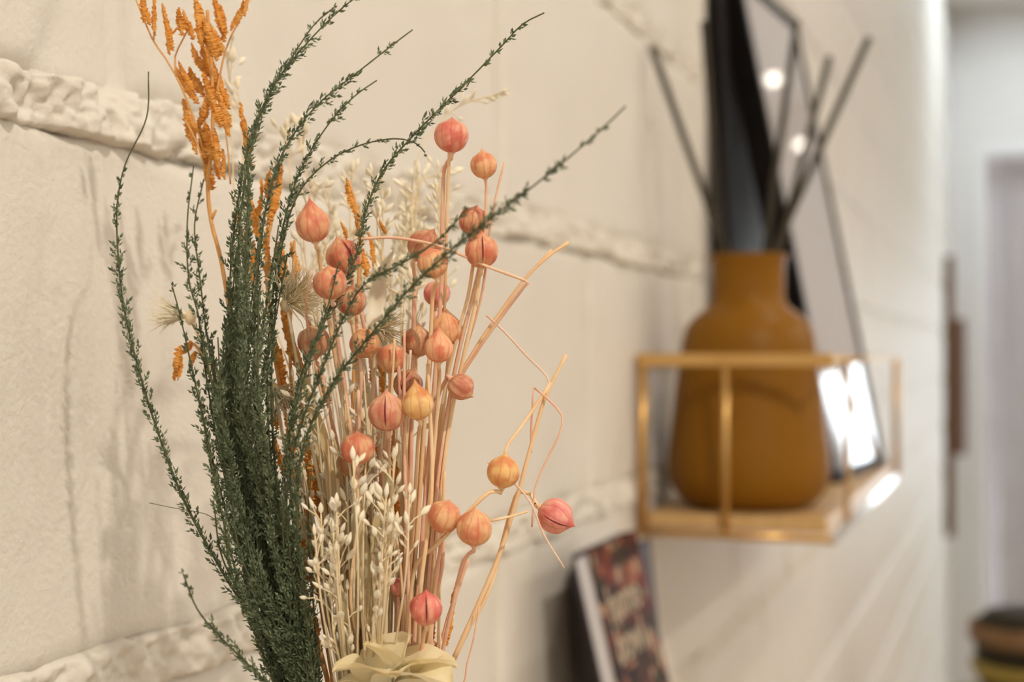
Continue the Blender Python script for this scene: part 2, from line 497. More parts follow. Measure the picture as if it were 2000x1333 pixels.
m.box((XW0, y0 + .02, ZW0), (XW1, y0 + .08, ZW0 + .045)); m.box((XW0, y0 + .02, ZW1 - .045), (XW1, y0 + .08, ZW1))
win2 = tag(obj('window_2', m.mesh('window_2', 'trim_white', False)), 'bright window in the far end wall', kind='structure')
m = MB(); m.box((XW0 + .045, y0 + .048, ZW0 + .045), (XW1 - .045, y0 + .052, ZW1 - .045)); part('pane', m, 'pane', win2, False)
# curtain in the doorway
m = MB(); vs = []; fs = []; n = 150
for side in (0, 1):
    for j in range(13):
        z = lerp(0.02, ZD + 0.08, j / 12)
        for i in range(n + 1):
            x = lerp(XD - .05, XD2 + .04, i / n)
            ph = i / n * 2 * math.pi * 8
            y = y0 + .135 + .014 * math.sin(ph + .5 * math.sin(z * 2)) + .005 * math.sin(ph * 1.7 + z) + side * .002
            vs.append((x, y, z))
for side in (0, 1):
    for j in range(12):
        for i in range(n):
            a = side * 13 * (n + 1) + j * (n + 1) + i
            fs.append((a, a + 1, a + n + 2, a + n + 1) if side == 0 else (a, a + n + 1, a + n + 2, a + 1))
m.add(vs, fs)
curt = thing('curtain', (XD + .2, y0 + .135, 0), 'pale grey curtain hanging in the far doorway', 'curtain')
part('fabric', m, 'curtain', curt)
m = MB(); m.tube([(XD - .08, y0 + .136, ZD + .085), (XD2 + .06, y0 + .136, ZD + .085)], .008, 10); part('rod', m, 'brass', curt)

# ceiling downlights
for i, (lx, ly, pw) in enumerate(LAMPS):
    t = thing('downlight', (lx, ly, CEIL), 'round recessed ceiling downlight', 'light', 'ceiling downlights')
    m = MB(); m.lathe([(.075, 0), (.075, -.006), (.060, -.008), (.055, -.002)], 32, (lx, ly, CEIL), caps=False); part('ring', m, 'trim_white', t)
    m = MB(); m.lathe([(.056, -.0005), (.056, -.003), (.001, -.003)], 32, (lx, ly, CEIL), caps=False); part('lens', m, 'lamp_lens', t)
    ld = bpy.data.lights.new('downlight_lamp', 'AREA'); ld.shape = 'DISK'; ld.size = 0.07
    ld.energy = LAMP_W * pw; ld.color = LAMP_COL
    lo = bpy.data.objects.new('downlight_lamp', ld); COL.objects.link(lo); lo.parent = t; lo.location = (0, 0, -.012)

# ------------------------------------------------------------------ wire shelf with the plank
S0 = onwall(1250, 700, 0.006).y
pr = at_s(1622, 710, S0); W1 = pr.x
ZT = at_s(1440, 704, S0).z; ZB = at_s(1440, 1047, S0).z
S1 = onwall(1750, 704, W1).y
sh = thing('wall_shelf', (W1 / 2, (S0 + S1) / 2, ZB), 'brass wire wall shelf with a wooden base plank', 'shelf')
PL = 0.011
m = MB(); m.box((0.004, S0 + .004, ZB + .004), (W1 - .003, S1 - .004, ZB + .004 + PL)); bevel(part('plank', m, 'shelf_wood', sh, False), .0015)
FLOOR = ZB + .004 + PL
m = MB(); m.box((0.003, S0 - .002, ZT - .0055), (W1 + .003, S0 + .003, ZT + .0055)); bevel(part('top_rail', m, 'brass', sh, False), .001)
m = MB(); m.tube([(W1, S0, ZT), (W1, S1, ZT)], .0024, 10); part('top_rail', m, 'brass', sh)
m = MB(); m.tube([(0.004, S1, ZT), (W1, S1, ZT)], .0030, 10); part('top_rail', m, 'brass', sh)
m = MB(); m.tube([(0.004, S0, ZT), (0.004, S1, ZT)], .0024, 10); part('top_rail', m, 'brass', sh)
for a, b in (((0.004, S0), (W1, S0)), ((W1, S0), (W1, S1)), ((W1, S1), (0.004, S1))):
    m = MB()
    if a[0] == b[0]: m.box((W1 - .002, S0 + .01, ZB - .007), (W1 + .001, S1, ZB + .003)); part('bottom_rail', m, 'polished', sh, False)
    else: m.tube([(a[0], a[1], ZB), (b[0], b[1], ZB)], .0034, 10); part('bottom_rail', m, 'brass', sh)
pc = at_s(1417, 800, S0)
m = MB(); m.tube([(pc.x, S0, ZB), (pc.x, S0, ZT)], .0030, 10); part('upright', m, 'brass', sh)
m = MB(); m.tube([(0.008, S0, ZB), (0.008, S0, ZT)], .0042, 10); part('upright', m, 'brass', sh)
sp = onwall(1656, 800, W1).y
m = MB(); m.tube(spline([(W1, sp, ZB), (W1, sp, ZB + .04), (W1, sp, ZT - .02), (W1, sp - .004, ZT - .006), (W1, sp - .02, ZT)], .004), .0026, 10); part('upright', m, 'brass', sh)
m = MB(); m.tube([(W1, S1, ZB), (W1, S1, ZT)], .0040, 10); part('upright', m, 'brass', sh)
m = MB(); m.tube([(0.006, S1, ZB), (0.006, S1, ZT)], .0030, 10); part('upright', m, 'brass', sh)

# mustard bottle vase on the shelf
VW = 0.0815
u = (1462 - 1000) / F
# s of the vase axis so that it lies on the pixel column 1462 at distance VW from the wall
VS = at_s(1462, 700, 1.0).y
lo_, hi_ = 0.9, 2.0
for _ in range(40):
    mid = (lo_ + hi_) / 2
    if at_s(1462, 700, mid).x > VW: lo_ = mid
    else: hi_ = mid
VS = lo_
vf = (Vector((VW, VS, FLOOR)) - CAM).dot(Fv)
k = vf / F
prof_px = [(0, 1013), (100, 1013), (122, 1006), (140, 990), (153, 965), (158, 940), (156, 905), (150, 850), (143, 790), (135, 730), (129, 690), (121, 662),
           (104, 641), (84, 628), (73, 616), (70, 600), (70, 560), (72, 535), (77, 526), (77, 522), (72, 522), (66, 530), (64, 600), (70, 640)]
zscale = k
prof = [(max(.0005, r * k), (1013 - y) * zscale) for r, y in prof_px]
m = MB(); m.lathe(prof, 72, (VW, VS, FLOOR), caps=False)
vase = solid('bottle_vase', m, 'mustard', (VW, VS, FLOOR), 'mustard brown bottle vase standing in the wire shelf', 'vase', smooth=True)
VTOP = FLOOR + (1013 - 522) * zscale

# black reed sticks in the vase
reeds = [((1272, 90), (1425, 520), -.03, 'leftmost black reed stick leaning out of the mustard vase'),
         ((1374, 42), (1412, 505), .03, 'black reed stick standing upright in front of the black frame'),
         ((1556, 42), (1490, 505), .02, 'black reed stick crossing the glass above the vase'),
         ((1620, 112), (1512, 505), .05, 'thin black reed stick second from the right of the vase'),
         ((1697, 74), (1500, 500), .00, 'rightmost black reed stick slanting out of the mustard vase')]
for (tp, bp, dd, lab) in reeds:
    a = P(tp[0], tp[1], vf + dd); neck = P(bp[0], bp[1], vf + dd * .2)
    neck.z = VTOP - .01
    dirv = (a - neck).normalized()
    tb = (VTOP - .10 - neck.z) / dirv.z
    base = neck + dirv * tb
    rr = 0.055 * 0.9
    hv = Vector((base.x - VW, base.y - VS)); 
    if hv.length > rr: base.x, base.y = VW + hv.x * rr / hv.length, VS + hv.y * rr / hv.length
    m = MB(); m.tube([base, neck, lerp(neck, a, .5), a], .0032, 10)
    solid('reed_stick', m, 'reed', base, lab, 'reed stick', 'reed sticks in the mustard vase', smooth=True)

# leaning frames on the shelf
FS0, WB, FWID, FHT = 1.50, 0.131, 0.285, 0.562
lean, yaw = math.radians(11.2), math.radians(4.6)
fr = thing('picture_frame', (WB, FS0, FLOOR), 'black picture frame with glass leaning on the wall behind the vase', 'picture frame')
MT = Matrix.Translation((WB, FS0, FLOOR)) @ Matrix.Rotation(-yaw, 4, 'Z') @ Matrix.Rotation(-lean, 4, 'Y')
FD, FW = 0.027, 0.014


def leanbox(a, b, M=MT):
    m = MB(); m.box(a, b); m.v = [M @ Vector(v) for v in m.v]; return m


for a, b in (((-FD, 0, 0), (0, FW, FHT)), ((-FD, FWID - .012, 0), (0, FWID, FHT)), ((-FD, FW, 0), (0, FWID - .012, .012)), ((-FD, FW, FHT - .014), (0, FWID - .012, FHT))):
    bevel(part('frame_bar', leanbox(a, b), 'black_wood', fr, False), .001)
part('glass', leanbox((-.006, FW - .001, .011), (-.003, FWID - .011, FHT - .013)), 'glazing', fr, False)
part('backing', leanbox((-FD + .002, FW - .001, .011), (-.008, FWID - .011, FHT - .013)), 'dark_board', fr, False)
GN = (MT.to_3x3() @ Vector((1, 0, 0))).normalized(); GP = MT @ Vector((-.003, .1, .1))
# unseen globes on cords, added in place of downlights mirrored in the glass
for q, py_, lab in (((1510, 155), 5.4, 'higher added globe standing in for a downlight mirrored in the frame glass'), ((1565, 283), 6.3, 'lower added globe standing in for a downlight mirrored in the frame glass')):
    r_ = ray(*q); tt = (GP - CAM).dot(GN) / r_.dot(GN); h = CAM + r_ * tt
    rf = r_ - GN * (2 * r_.dot(GN)); g_ = h + rf * ((py_ - h.y) / rf.y)
    if g_.z < CEIL - .08:
        t = thing('added_globe_lamp', (g_.x, g_.y, g_.z), lab, 'lamp', 'added globe lamps')
        m = MB(); m.lathe([(.022 * math.cos(math.radians(x)), .022 * math.sin(math.radians(x))) for x in range(-89, 90, 11)], 24, tuple(g_)); part('globe', m, 'bulb', t)
        m = MB(); m.tube([g_ + Vector((0, 0, .0215)), Vector((g_.x, g_.y, CEIL))], .002, 6); part('cord', m, 'black_wood', t)
# dark panel between the frame and the wall
ps0 = onwall(1400, 300, 0.012).y
pw_b, PH = 0.036, 0.53
lean2 = math.radians(2.6)
MT2 = Matrix.Translation((pw_b, ps0, FLOOR)) @ Matrix.Rotation(-lean2, 4, 'Y')
pn = thing('dark_canvas', (pw_b, ps0, FLOOR), 'black edged dark panel standing between the frame and the block wall', 'picture')
bevel(part('board', leanbox((-.007, .010, 0), (-.001, .35, PH), MT2), 'dark_board', pn, False), .001)
bevel(part('edge', leanbox((-.008, 0, 0), (0, .010, PH), MT2), 'black_wood', pn, False), .001)

# ------------------------------------------------------------------ books leaning on the wall below
LS_Z = H - 0.405                   # top of the lower shelf, below the picture
tn = onwall(1150, 1078, 0.043); SB = tn.y
SBF = onwall(1240, 1052, 0.043).y
bb = at_s(1207, 1333, SB)
lean3 = math.atan2(bb.x - tn.x, tn.z - bb.z)
BHT = (tn.z - LS_Z) / math.cos(lean3)
xb = tn.x + math.tan(lean3) * (tn.z - LS_Z)
MT3 = Matrix.Translation((xb, SB, LS_Z)) @ Matrix.Rotation(-lean3, 4, 'Y')
bw = SBF - SB
bk = thing('cookbook', (xb, SB, LS_Z), 'book with a dark red food photo cover leaning below the wire shelf', 'book')
fc = part('cover', leanbox((-.0015, 0, 0), (0, bw, BHT), MT3), 'cover', bk, False)
part('pages', leanbox((-.011, .002, .002), (-.0015, bw - .006, BHT - .004), MT3), 'paper', bk, False)
part('back_cover', leanbox((-.0125, 0, 0), (-.011, bw, BHT), MT3), 'book_dark', bk, False)
part('spine', leanbox((-.0125, bw, 0), (0, bw + .002, BHT), MT3), 'cover', bk, False)


def text_mesh(txt, size, M, parent, m):
    cu = bpy.data.curves.new('title_text', 'FONT'); cu.body = txt; cu.size = size; cu.extrude = .0002; cu.resolution_u = 3
    cu.offset = size * .02
    to = bpy.data.objects.new('tmp_text', cu); COL.objects.link(to)
    dg = bpy.context.evaluated_depsgraph_get(); dg.update()
    me = bpy.data.meshes.new_from_object(to.evaluated_get(dg))
    bpy.data.objects.remove(to); me.materials.clear(); me.materials.append(MATS[m])
    off = Vector(bk.location)
    for v in me.vertices: v.co = M @ Vector((.0006, v.co.x, v.co.y)) - off
    return obj('title', me, parent)


def on_cover(z): return MT3 @ Matrix.Translation((0, .012, z))


text_mesh('home', .034, on_cover(BHT - .050), fc, 'title')
text_mesh('bowl', .034, on_cover(BHT - .077), fc, 'title')

# dark book behind it: rounded spine towards the viewer
t2 = onwall(1117, 1098, 0.010); SD = t2.y
ht2 = t2.z
b2l = at_s(1098, 1333, SD); b2r = at_s(1172, 1333, SD)
th2 = 0.026
l2 = math.atan2(0.010, 0.10)
BH2 = (ht2 - LS_Z) / math.cos(l2)
x2 = 0.0025 + th2 + math.tan(l2) * (ht2 - LS_Z)
MT4 = Matrix.Translation((x2, SD, LS_Z)) @ Matrix.Rotation(-l2, 4, 'Y')
dk = thing('dark_book', (x2, SD, LS_Z), 'dark charcoal book with rounded spine between cookbook and wall', 'book')
m = MB(); n = 12; vs = []; fs = []
for j, (z, ins) in enumerate(((0, 0), (BH2 - .012, 0), (BH2 - .004, .003), (BH2, .008))):
    for i in range(n + 1):
        a = math.pi * i / n
        x = -th2 / 2 + (th2 / 2 - ins) * math.cos(a); y = .008 - .008 * math.sin(a)
        vs.append((x, y, z))
    vs.append((-th2 + ins, .03, z)); vs.append((-ins, .03, z))
c = n + 3
for j in range(3):
    for i in range(c):
        a = j * c + i; b = j * c + (i + 1) % c
        fs.append((a, b, b + c, a + c))
fs.append(tuple(range(c - 1, -1, -1))); fs.append(tuple(3 * c + i for i in range(c)))
m.add(vs, fs); m.v = [MT4 @ Vector(v) for v in m.v]
part('spine', m, 'book_dark', dk)
part('cover', leanbox((-.003, .03, 0), (0, .15, BH2 - .001), MT4), 'book_dark', dk, False)
part('cover', leanbox((-th2, .03, 0), (-th2 + .003, .15, BH2 - .001), MT4), 'book_dark', dk, False)
part('pages', leanbox((-th2 + .003, .03, .002), (-.003, .148, BH2 - .004), MT4), 'paper', dk, False)

# lower shelf that carries the books and the bouquet's vase
m = MB(); m.box((0.002, 0.12, LS_Z - .022), (0.24, 1.32, LS_Z))
ls = thing('lower_shelf', (0.12, .7, LS_Z - .022), 'wooden shelf below the bouquet and the books', 'shelf')
bevel(part('board', m, 'shelf_wood', ls, False), .002)
for yy in (.25, 1.2):
    m = MB(); m.box((0.002, yy, LS_Z - .14), (0.010, yy + .03, LS_Z - .022)); m.box((0.010, yy, LS_Z - .030), (0.18, yy + .03, LS_Z - .022)); part('bracket', m, 'brass', ls, False)

# ------------------------------------------------------------------ wooden boards at the far end of the wall, basket
hs = onwall(1845, 700, 0.002).y
hs = min(hs, S_FAR - .35)
a0 = at_s(1844, 500, hs); a1 = at_s(1863, 1050, hs)
b0 = at_s(1886, 622, hs + .02); b1 = at_s(1886, 890, hs + .02)
wb = thing('wall_board', (.02, hs, a1.z), 'tall narrow brown wooden board fixed on the far wall end', 'wood panel')
m = MB(); m.box((-.006, hs, a1.z), (a1.x, hs + .10, a0.z)); bevel(part('plank', m, 'board_brown', wb, False), .004)
m = MB(); m.box((a1.x, hs + .02, b1.z), (b0.x, hs + .09, b0.z)); bevel(part('ledge', m, 'board_mauve', wb, False), .006)

bc = P(2015, 1222, 2.55); BR = 0.105
bt = thing('basket', (bc.x, bc.y, bc.z - .13), 'round basket with tan rim and dark contents at lower right', 'basket')
c0 = (bc.x, bc.y, 0)
m = MB(); m.lathe([(BR - .004, bc.z - .030), (BR + .003, bc.z - .026), (BR + .004, bc.z), (BR, bc.z + .005), (BR - .006, bc.z), (BR - .006, bc.z - .030)], 56, c0, caps=False); part('rim', m, 'wicker', bt)
m = MB(); m.lathe([(BR - .007, bc.z - .004), (BR - .012, bc.z - .06), (BR - .02, bc.z - .10), (.001, bc.z - .10)], 56, c0, caps=False); part('lining', m, 'wicker_dark', bt)
m = MB(); m.lathe([(.001, bc.z - .13), (BR - .03, bc.z - .13), (BR - .018, bc.z - .10), (BR - .005, bc.z - .028)], 56, c0, caps=False); part('body', m, 'wicker_dark', bt)
m = MB(); m.lathe([(BR - .006, bc.z - .062), (BR + .002, bc.z - .064), (BR - .001, bc.z - .082), (BR - .010, bc.z - .096)], 56, c0, caps=False); part('band', m, 'olive_gold', bt)
m = MB(); m.lathe([(BR - .012, bc.z - .03), (BR - .014, bc.z + .008), (BR - .025, bc.z + .022), (BR - .06, bc.z + .030), (.001, bc.z + .032)], 56, c0, caps=False); part('contents', m, 'wicker_dark', bt)
tz = bc.z - .13
st = thing('stool', (bc.x, bc.y, 0), 'round wooden stool under the basket', 'stool')
m = MB(); m.lathe([(.001, tz - .03), (.14, tz - .03), (.15, tz - .022), (.15, tz - .006), (.143, tz), (.001, tz)], 56, c0, caps=False); part('seat', m, 'olive_gold', st)
for i in range(3):
    a = i * 2.094 + .4
    m = MB(); m.tube([(bc.x + .10 * math.cos(a), bc.y + .10 * math.sin(a), tz - .03), (bc.x + .15 * math.cos(a), bc.y + .15 * math.sin(a), .001)], [.014, .011], 10); part('leg', m, 'board_brown', st)

# ------------------------------------------------------------------ the bouquet
VB = P(700, 1480, 0.425)          # middle of the vase mouth, below the picture
VBX, VBY = VB.x, VB.y
MOUTH = VB.z
hh = MOUTH - LS_Z
prof = [(.001, 0), (.045, 0), (.055, .004), (.066, .03), (.072, .07), (.068, .11), (.052, hh * .62), (.041, hh * .75), (.037, hh * .88), (.041, hh), (.038, hh), (.034, hh * .88), (.034, hh * .7), (.045, hh * .6), (.06, .10), (.05, .02), (.001, .012)]
m = MB(); m.lathe(prof, 56, (VBX, VBY, LS_Z), caps=False)
solid('flower_vase', m, 'ceramic', (VBX, VBY, LS_Z), 'pale vase holding the dried flower bouquet', 'vase', smooth=True)


def root(xpx, fw):
    """where a stem crosses the vase mouth, and its end inside the vase"""
    p = P(xpx, 1480, fw)
    h = Vector((p.x - VBX, p.y - VBY))
    if h.length > .029: h *= .029 / h.length
    a = Vector((VBX + h.x, VBY + h.y, MOUTH))
    b = Vector((VBX - h.x * .6, VBY - h.y * .6, MOUTH - .12))
    return a, b


def path(pts, xr=None):
    """pixel path from the tip down; continued into the vase; returned from the base up"""
    w_ = [P(*p) for p in pts]
    if xr is not None:
        a, b = root(xr, pts[-1][2]); w_ += [a, b]
    return spline(list(reversed(w_)), .0022)


def arc_lengths(pl):
    s = [0.0]
    for a, b in zip(pl, pl[1:]): s.append(s[-1] + (b - a).length)
    return s


def stem_tube(pl, r0, r1, n=6):
    m = MB(); k = len(pl)
    m.tube(pl, [lerp(r0, r1, i / (k - 1)) * (1 + .12 * noz(i * .9, r0 * 9999)) for i in range(k)], n); return m


# ---- green sprigs
def leaf(mb, b, d, up, ln, wd):
    side = d.cross(up)
    if side.length < 1e-6: side = d.orthogonal()
    side.normalize(); nn = side.cross(d).normalized()
    q = b + d * ln * .42
    mb.add([b, q + side * wd + nn * wd * .5, b + d * ln, q - side * wd + nn * wd * .5, q - nn * wd * .35],
           [(0, 4, 1), (1, 4, 2), (2, 4, 3), (3, 4, 0)])


def sprig(label, pts, xr, bare=0.0, dens=1.0, size=1.0, group=None):
    pl = path(pts, xr)
    base = pl[0]
    t = thing('green_sprig', base, label, 'sprig', group)
    part('stem', stem_tube(pl, .00065, .00022, 5), 'stem_green', t)
    sl = arc_lengths(pl); total = sl[-1]
    mb = MB(); pos = bare; az = rnd.uniform(0, 6); seed = rnd.uniform(0, 100)
    stop = total - 0.135
    idx = len(sl) - 1
    while pos < stop:
        s = total - pos
        while idx > 1 and sl[idx - 1] > s: idx -= 1
        p = pl[idx - 1].lerp(pl[idx], (s - sl[idx - 1]) / max(1e-9, sl[idx] - sl[idx - 1]))
        tg = (pl[min(idx + 1, len(pl) - 1)] - pl[idx - 1]).normalized()
        grow = min(1.0, .30 + (pos - bare) / 0.045)
        clump = noz(pos * 140, seed)
        az += 2.4 + rnd.uniform(-.5, .5)
        pos += .00112 / dens * rnd.uniform(.7, 1.3) * (1.5 if grow < .6 else 1)
        if grow < .9 and clump < -.12: continue
        o = tg.orthogonal().normalized(); o = Quaternion(tg, az) @ o
        ang = math.radians(rnd.uniform(16, 36))
        bd = (tg * math.cos(ang) + o * math.sin(ang)).normalized()
        bl = rnd.uniform(.0014, .0046) * grow * size
        nl = 3 + int(bl / .0009)
        for kq in range(nl):
            f = (kq + .6) / nl
            bp = p + bd * bl * f
            sd = Quaternion(bd, kq * 2.3 + az) @ bd.orthogonal().normalized()
            la = math.radians(rnd.uniform(14, 42))
            ld_ = (bd * math.cos(la) + sd * math.sin(la)).normalized()
            leaf(mb, bp, ld_, sd, rnd.uniform(.0014, .0025) * size * lerp(.75, 1, grow), rnd.uniform(.00034, .00055) * size)
    tag(part('leaves', mb, 'leaf_green', t, False), None, None, None, 'stuff')
    return t


g = .425
sprig('leftmost green sprig curving alone with its thin bare tip on the mortar', [(290, 140, .45), (286, 230, .45), (245, 320, .447), (229, 400, .445), (230, 490, .443), (240, 590, .44), (262, 690, .437), (300, 820, .433), (358, 975, .43), (430, 1110, .427), (500, 1225, .425), (560, 1340, .425)], 600, bare=.034, dens=.9)
sprig('thin green sprig with twin tips left of the orange fern stem', [(378, 325, .455), (366, 430, .452), (368, 540, .45), (388, 620, .445), (402, 730, .44), (432, 900, .435), (478, 1080, .43), (530, 1220, .427), (580, 1340, .425)], 610, dens=.6, bare=.004)
sprig('thin green sprig forking beside the orange fern stem', [(398, 350, .452), (380, 440, .45), (390, 540, .447), (402, 640, .443), (418, 740, .438), (450, 900, .434), (490, 1080, .43), (540, 1220, .427), (590, 1340, .425)], 620, dens=.6, bare=.003)
sprig('short green sprig with a drooping tip beside the pale tuft', [(337, 562, .44), (350, 610, .438), (366, 680, .436), (388, 780, .433), (425, 940, .43), (470, 1090, .428), (530, 1230, .425), (575, 1340, .425)], 605, dens=.85)
sprig('tall green sprig leaving the top edge of the photo', [(700, -10, .44), (650, 32, .44), (590, 95, .438), (540, 160, .436), (500, 250, .434), (474, 390, .43), (462, 560, .428), (470, 740, .425), (497, 960, .423), (540, 1170, .423), (590, 1340, .424)], 625, dens=.8)
sprig('green sprig close beside the tall one at the top edge', [(652, 15, .446), (612, 50, .446), (560, 128, .443), (510, 215, .441), (478, 320, .438), (455, 470, .434), (448, 640, .43), (462, 820, .427), (500, 1020, .425), (550, 1200, .424), (600, 1340, .424)], 632, dens=.7)
sprig('green sprig pointing right below the top edge', [(806, 58, .447), (770, 85, .446), (700, 140, .444), (620, 205, .442), (560, 285, .44), (525, 380, .436), (505, 520, .432), (497, 700, .43), (508, 900, .427), (545, 1130, .425), (605, 1340, .425)], 640, dens=.85, bare=.004)
sprig('green sprig with twin loose strands ending above the round seed heads', [(736, 157, .445), (690, 190, .444), (640, 245, .442), (588, 330, .44), (556, 430, .436), (535, 560, .432), (522, 720, .43), (530, 920, .427), (560, 1130, .425), (615, 1340, .425)], 648, dens=.8)
sprig('thin bare green twig arching over into the long sprig', [(830, 298, .438), (812, 280, .438), (770, 271, .438), (700, 285, .438), (635, 320, .438), (585, 375, .437), (555, 460, .435), (540, 580, .432), (530, 740, .43), (540, 940, .427), (570, 1140, .425), (620, 1340, .425)], 650, dens=.5, size=.8)
sprig('long arched green sprig ending at top centre', [(1063, 25, .43), (1020, 48, .43), (975, 95, .43), (900, 172, .43), (810, 262, .43), (748, 335, .428), (714, 415, .425), (696, 500, .42), (640, 615, .415), (590, 730, .413), (566, 850, .413), (572, 1000, .415), (595, 1170, .418), (620, 1340, .42)], 655, dens=.75, bare=.008)
sprig('longest green sprig reaching out right in front of the seed heads', [(1222, 208, .335), (1180, 248, .338), (1120, 300, .343), (1040, 365, .350), (960, 425, .358), (880, 490, .367), (800, 565, .377), (720, 660, .388), (650, 750, .396), (600, 850, .402), (580, 960, .406), (590, 1120, .41), (615, 1340, .415)], 650, dens=1.0, bare=.008, size=.9)
sprig('blurred green sprig crossing low between the pink seed heads', [(915, 405, .375), (860, 465, .378), (790, 512, .382), (715, 553, .388), (672, 620, .393), (630, 720, .398), (585, 840, .404), (560, 960, .408), (570, 1110, .412), (605, 1340, .416)], 645, dens=.8, size=.9)
sprig('lowest green sprig at the left pointing at the rough mortar', [(358, 1122, .385), (385, 1190, .39), (430, 1245, .395), (490, 1305, .40), (545, 1370, .405)], 590, dens=.9)
sprig('short green sprig right of the bundle with tip among orange leaves', [(608, 925, .41), (603, 990, .41), (604, 1070, .412), (612, 1180, .415), (625, 1340, .42)], 655, dens=.75, size=.8)
sprig('green sprig rising in front of the cream tuft', [(660, 520, .405), (640, 600, .405), (600, 720, .405), (570, 830, .408), (556, 950, .41), (575, 1130, .414), (610, 1340, .418)], 645, dens=.8, size=.85)
for i in range(22):
    f = i / 21
    tx = lerp(395, 540, f) + rnd.uniform(-22, 22); ty = lerp(640, 330, min(1, f * 1.6)) + rnd.uniform(-60, 150) + (120 if f > .85 else 0)
    mx = lerp(405, 508, f) + rnd.uniform(-14, 14); bx = lerp(485, 592, f) + rnd.uniform(-14, 14)
    d0 = rnd.uniform(.40, .442)
    d1 = lerp(d0, .425, .5)
    sprig('dark green sprig in the dense bundle left of the seed heads',
          [(tx, ty, d0), (lerp(tx, mx, .5), lerp(ty, 800, .5), d0), (mx, 800, d0), (lerp(mx, bx, .38), 970, d1), (bx, 1180, d1), (lerp(bx, 600, .5), 1340, .424)], 600 + 50 * f, dens=.95, size=rnd.uniform(.9, 1.15), group='green sprigs of the dense bundle')
for i in range(9):
    f = i / 8
    tx = lerp(430, 560, f) + rnd.uniform(-15, 15); ty = lerp(930, 1060, rnd.random())
    sprig('short green sprig low in the dense bundle', [(tx, ty, .405 + rnd.uniform(-.012, .02)), (tx + 25 - 20 * f, ty + 130, .412), (lerp(545, 610, f), 1270, .416), (lerp(580, 620, f), 1370, .42)],
          610 + 40 * f, dens=.95, size=1.0, group='short green sprigs of the bundle')


# ---- flax seed heads
def pod_mesh(tip, seed, flat=1.0):
    mb = MB(); n = 40; rings = []
    prof = []
    for i in range(17):
        a = math.radians(lerp(-86, 42, i / 16)); prof.append((math.cos(a), math.sin(a) * flat))
    r0, z0 = prof[-1]
    for i in range(1, 9):
        t = i / 8
        r = r0 * (1 - t) ** 1.55 * (1 - .15 * t) + .018 * t
        prof.append((max(.012, r), z0 + (tip - z0) * (t ** .8)))
    vs = []; fs = []
    for (r, z) in prof:
        for k in range(n):
            a = 2 * math.pi * k / n
            lob = 1 + .040 * math.cos(5 * a + seed) * min(1, r * 1.3) - .055 * max(0, math.cos(10 * a + seed * 2)) ** 8 * min(1, r * 1.3)
            rr = r * lob * (1 + .03 * noz(math.cos(a) + seed, math.sin(a), z))
            vs.append((rr * math.cos(a), rr * math.sin(a), z))
    m_ = len(prof)
    for i in range(m_ - 1):
        for k in range(n):
            a, b = i * n + k, i * n + (k + 1) % n
            fs.append((a, b, b + n, a + n))
    fs.append(tuple(range(n - 1, -1, -1))); fs.append(tuple((m_ - 1) * n + k for k in range(n)))
    mb.add(vs, fs)
    return mb.mesh('seed_pod', 'pod')


POD = {'n': [pod_mesh(1.26, s) for s in (0, 1.7, 3.9)], 't': [pod_mesh(1.62, s, 1.0) for s in (2.2, 5.1)], 'r': [pod_mesh(1.08, s) for s in (.6, 4.4)]}
sm = MB()
vsl = []
for i in range(13):
    a = math.radians(lerp(-35, 62, i / 12)); r = 1.0; wv = .045 * math.sin(math.pi * (i + .6) / 13.2)
    zz = math.sin(a) * 1.02 + (max(0, i - 9) * .03); rr = math.cos(a) * (1.0 if i < 9 else 1.0 - .02 * (i - 9)) + .012
    vsl += [(rr, wv, zz), (rr + .018, 0, zz), (rr, -wv, zz)]
fsl = []
for i in range(12):
    for q in (0, 1): fsl.append((i * 3 + q, i * 3 + q + 1, i * 3 + q + 4, i * 3 + q + 3))
sm.add(vsl, fsl); SEAM = sm.mesh('seam', 'seam')

CORAL, PEACH, PINK, YEL, BRN, ROSE = (.66, .27, .15, 1), (.74, .38, .19, 1), (.70, .22, .17, 1), (.76, .46, .17, 1), (.42, .19, .10, 1), (.74, .26, .24, 1)


def axis_from_px(dx, dy, toward=0.0):
    return (Rv * dx - Uv * dy - Fv * toward).normalized()


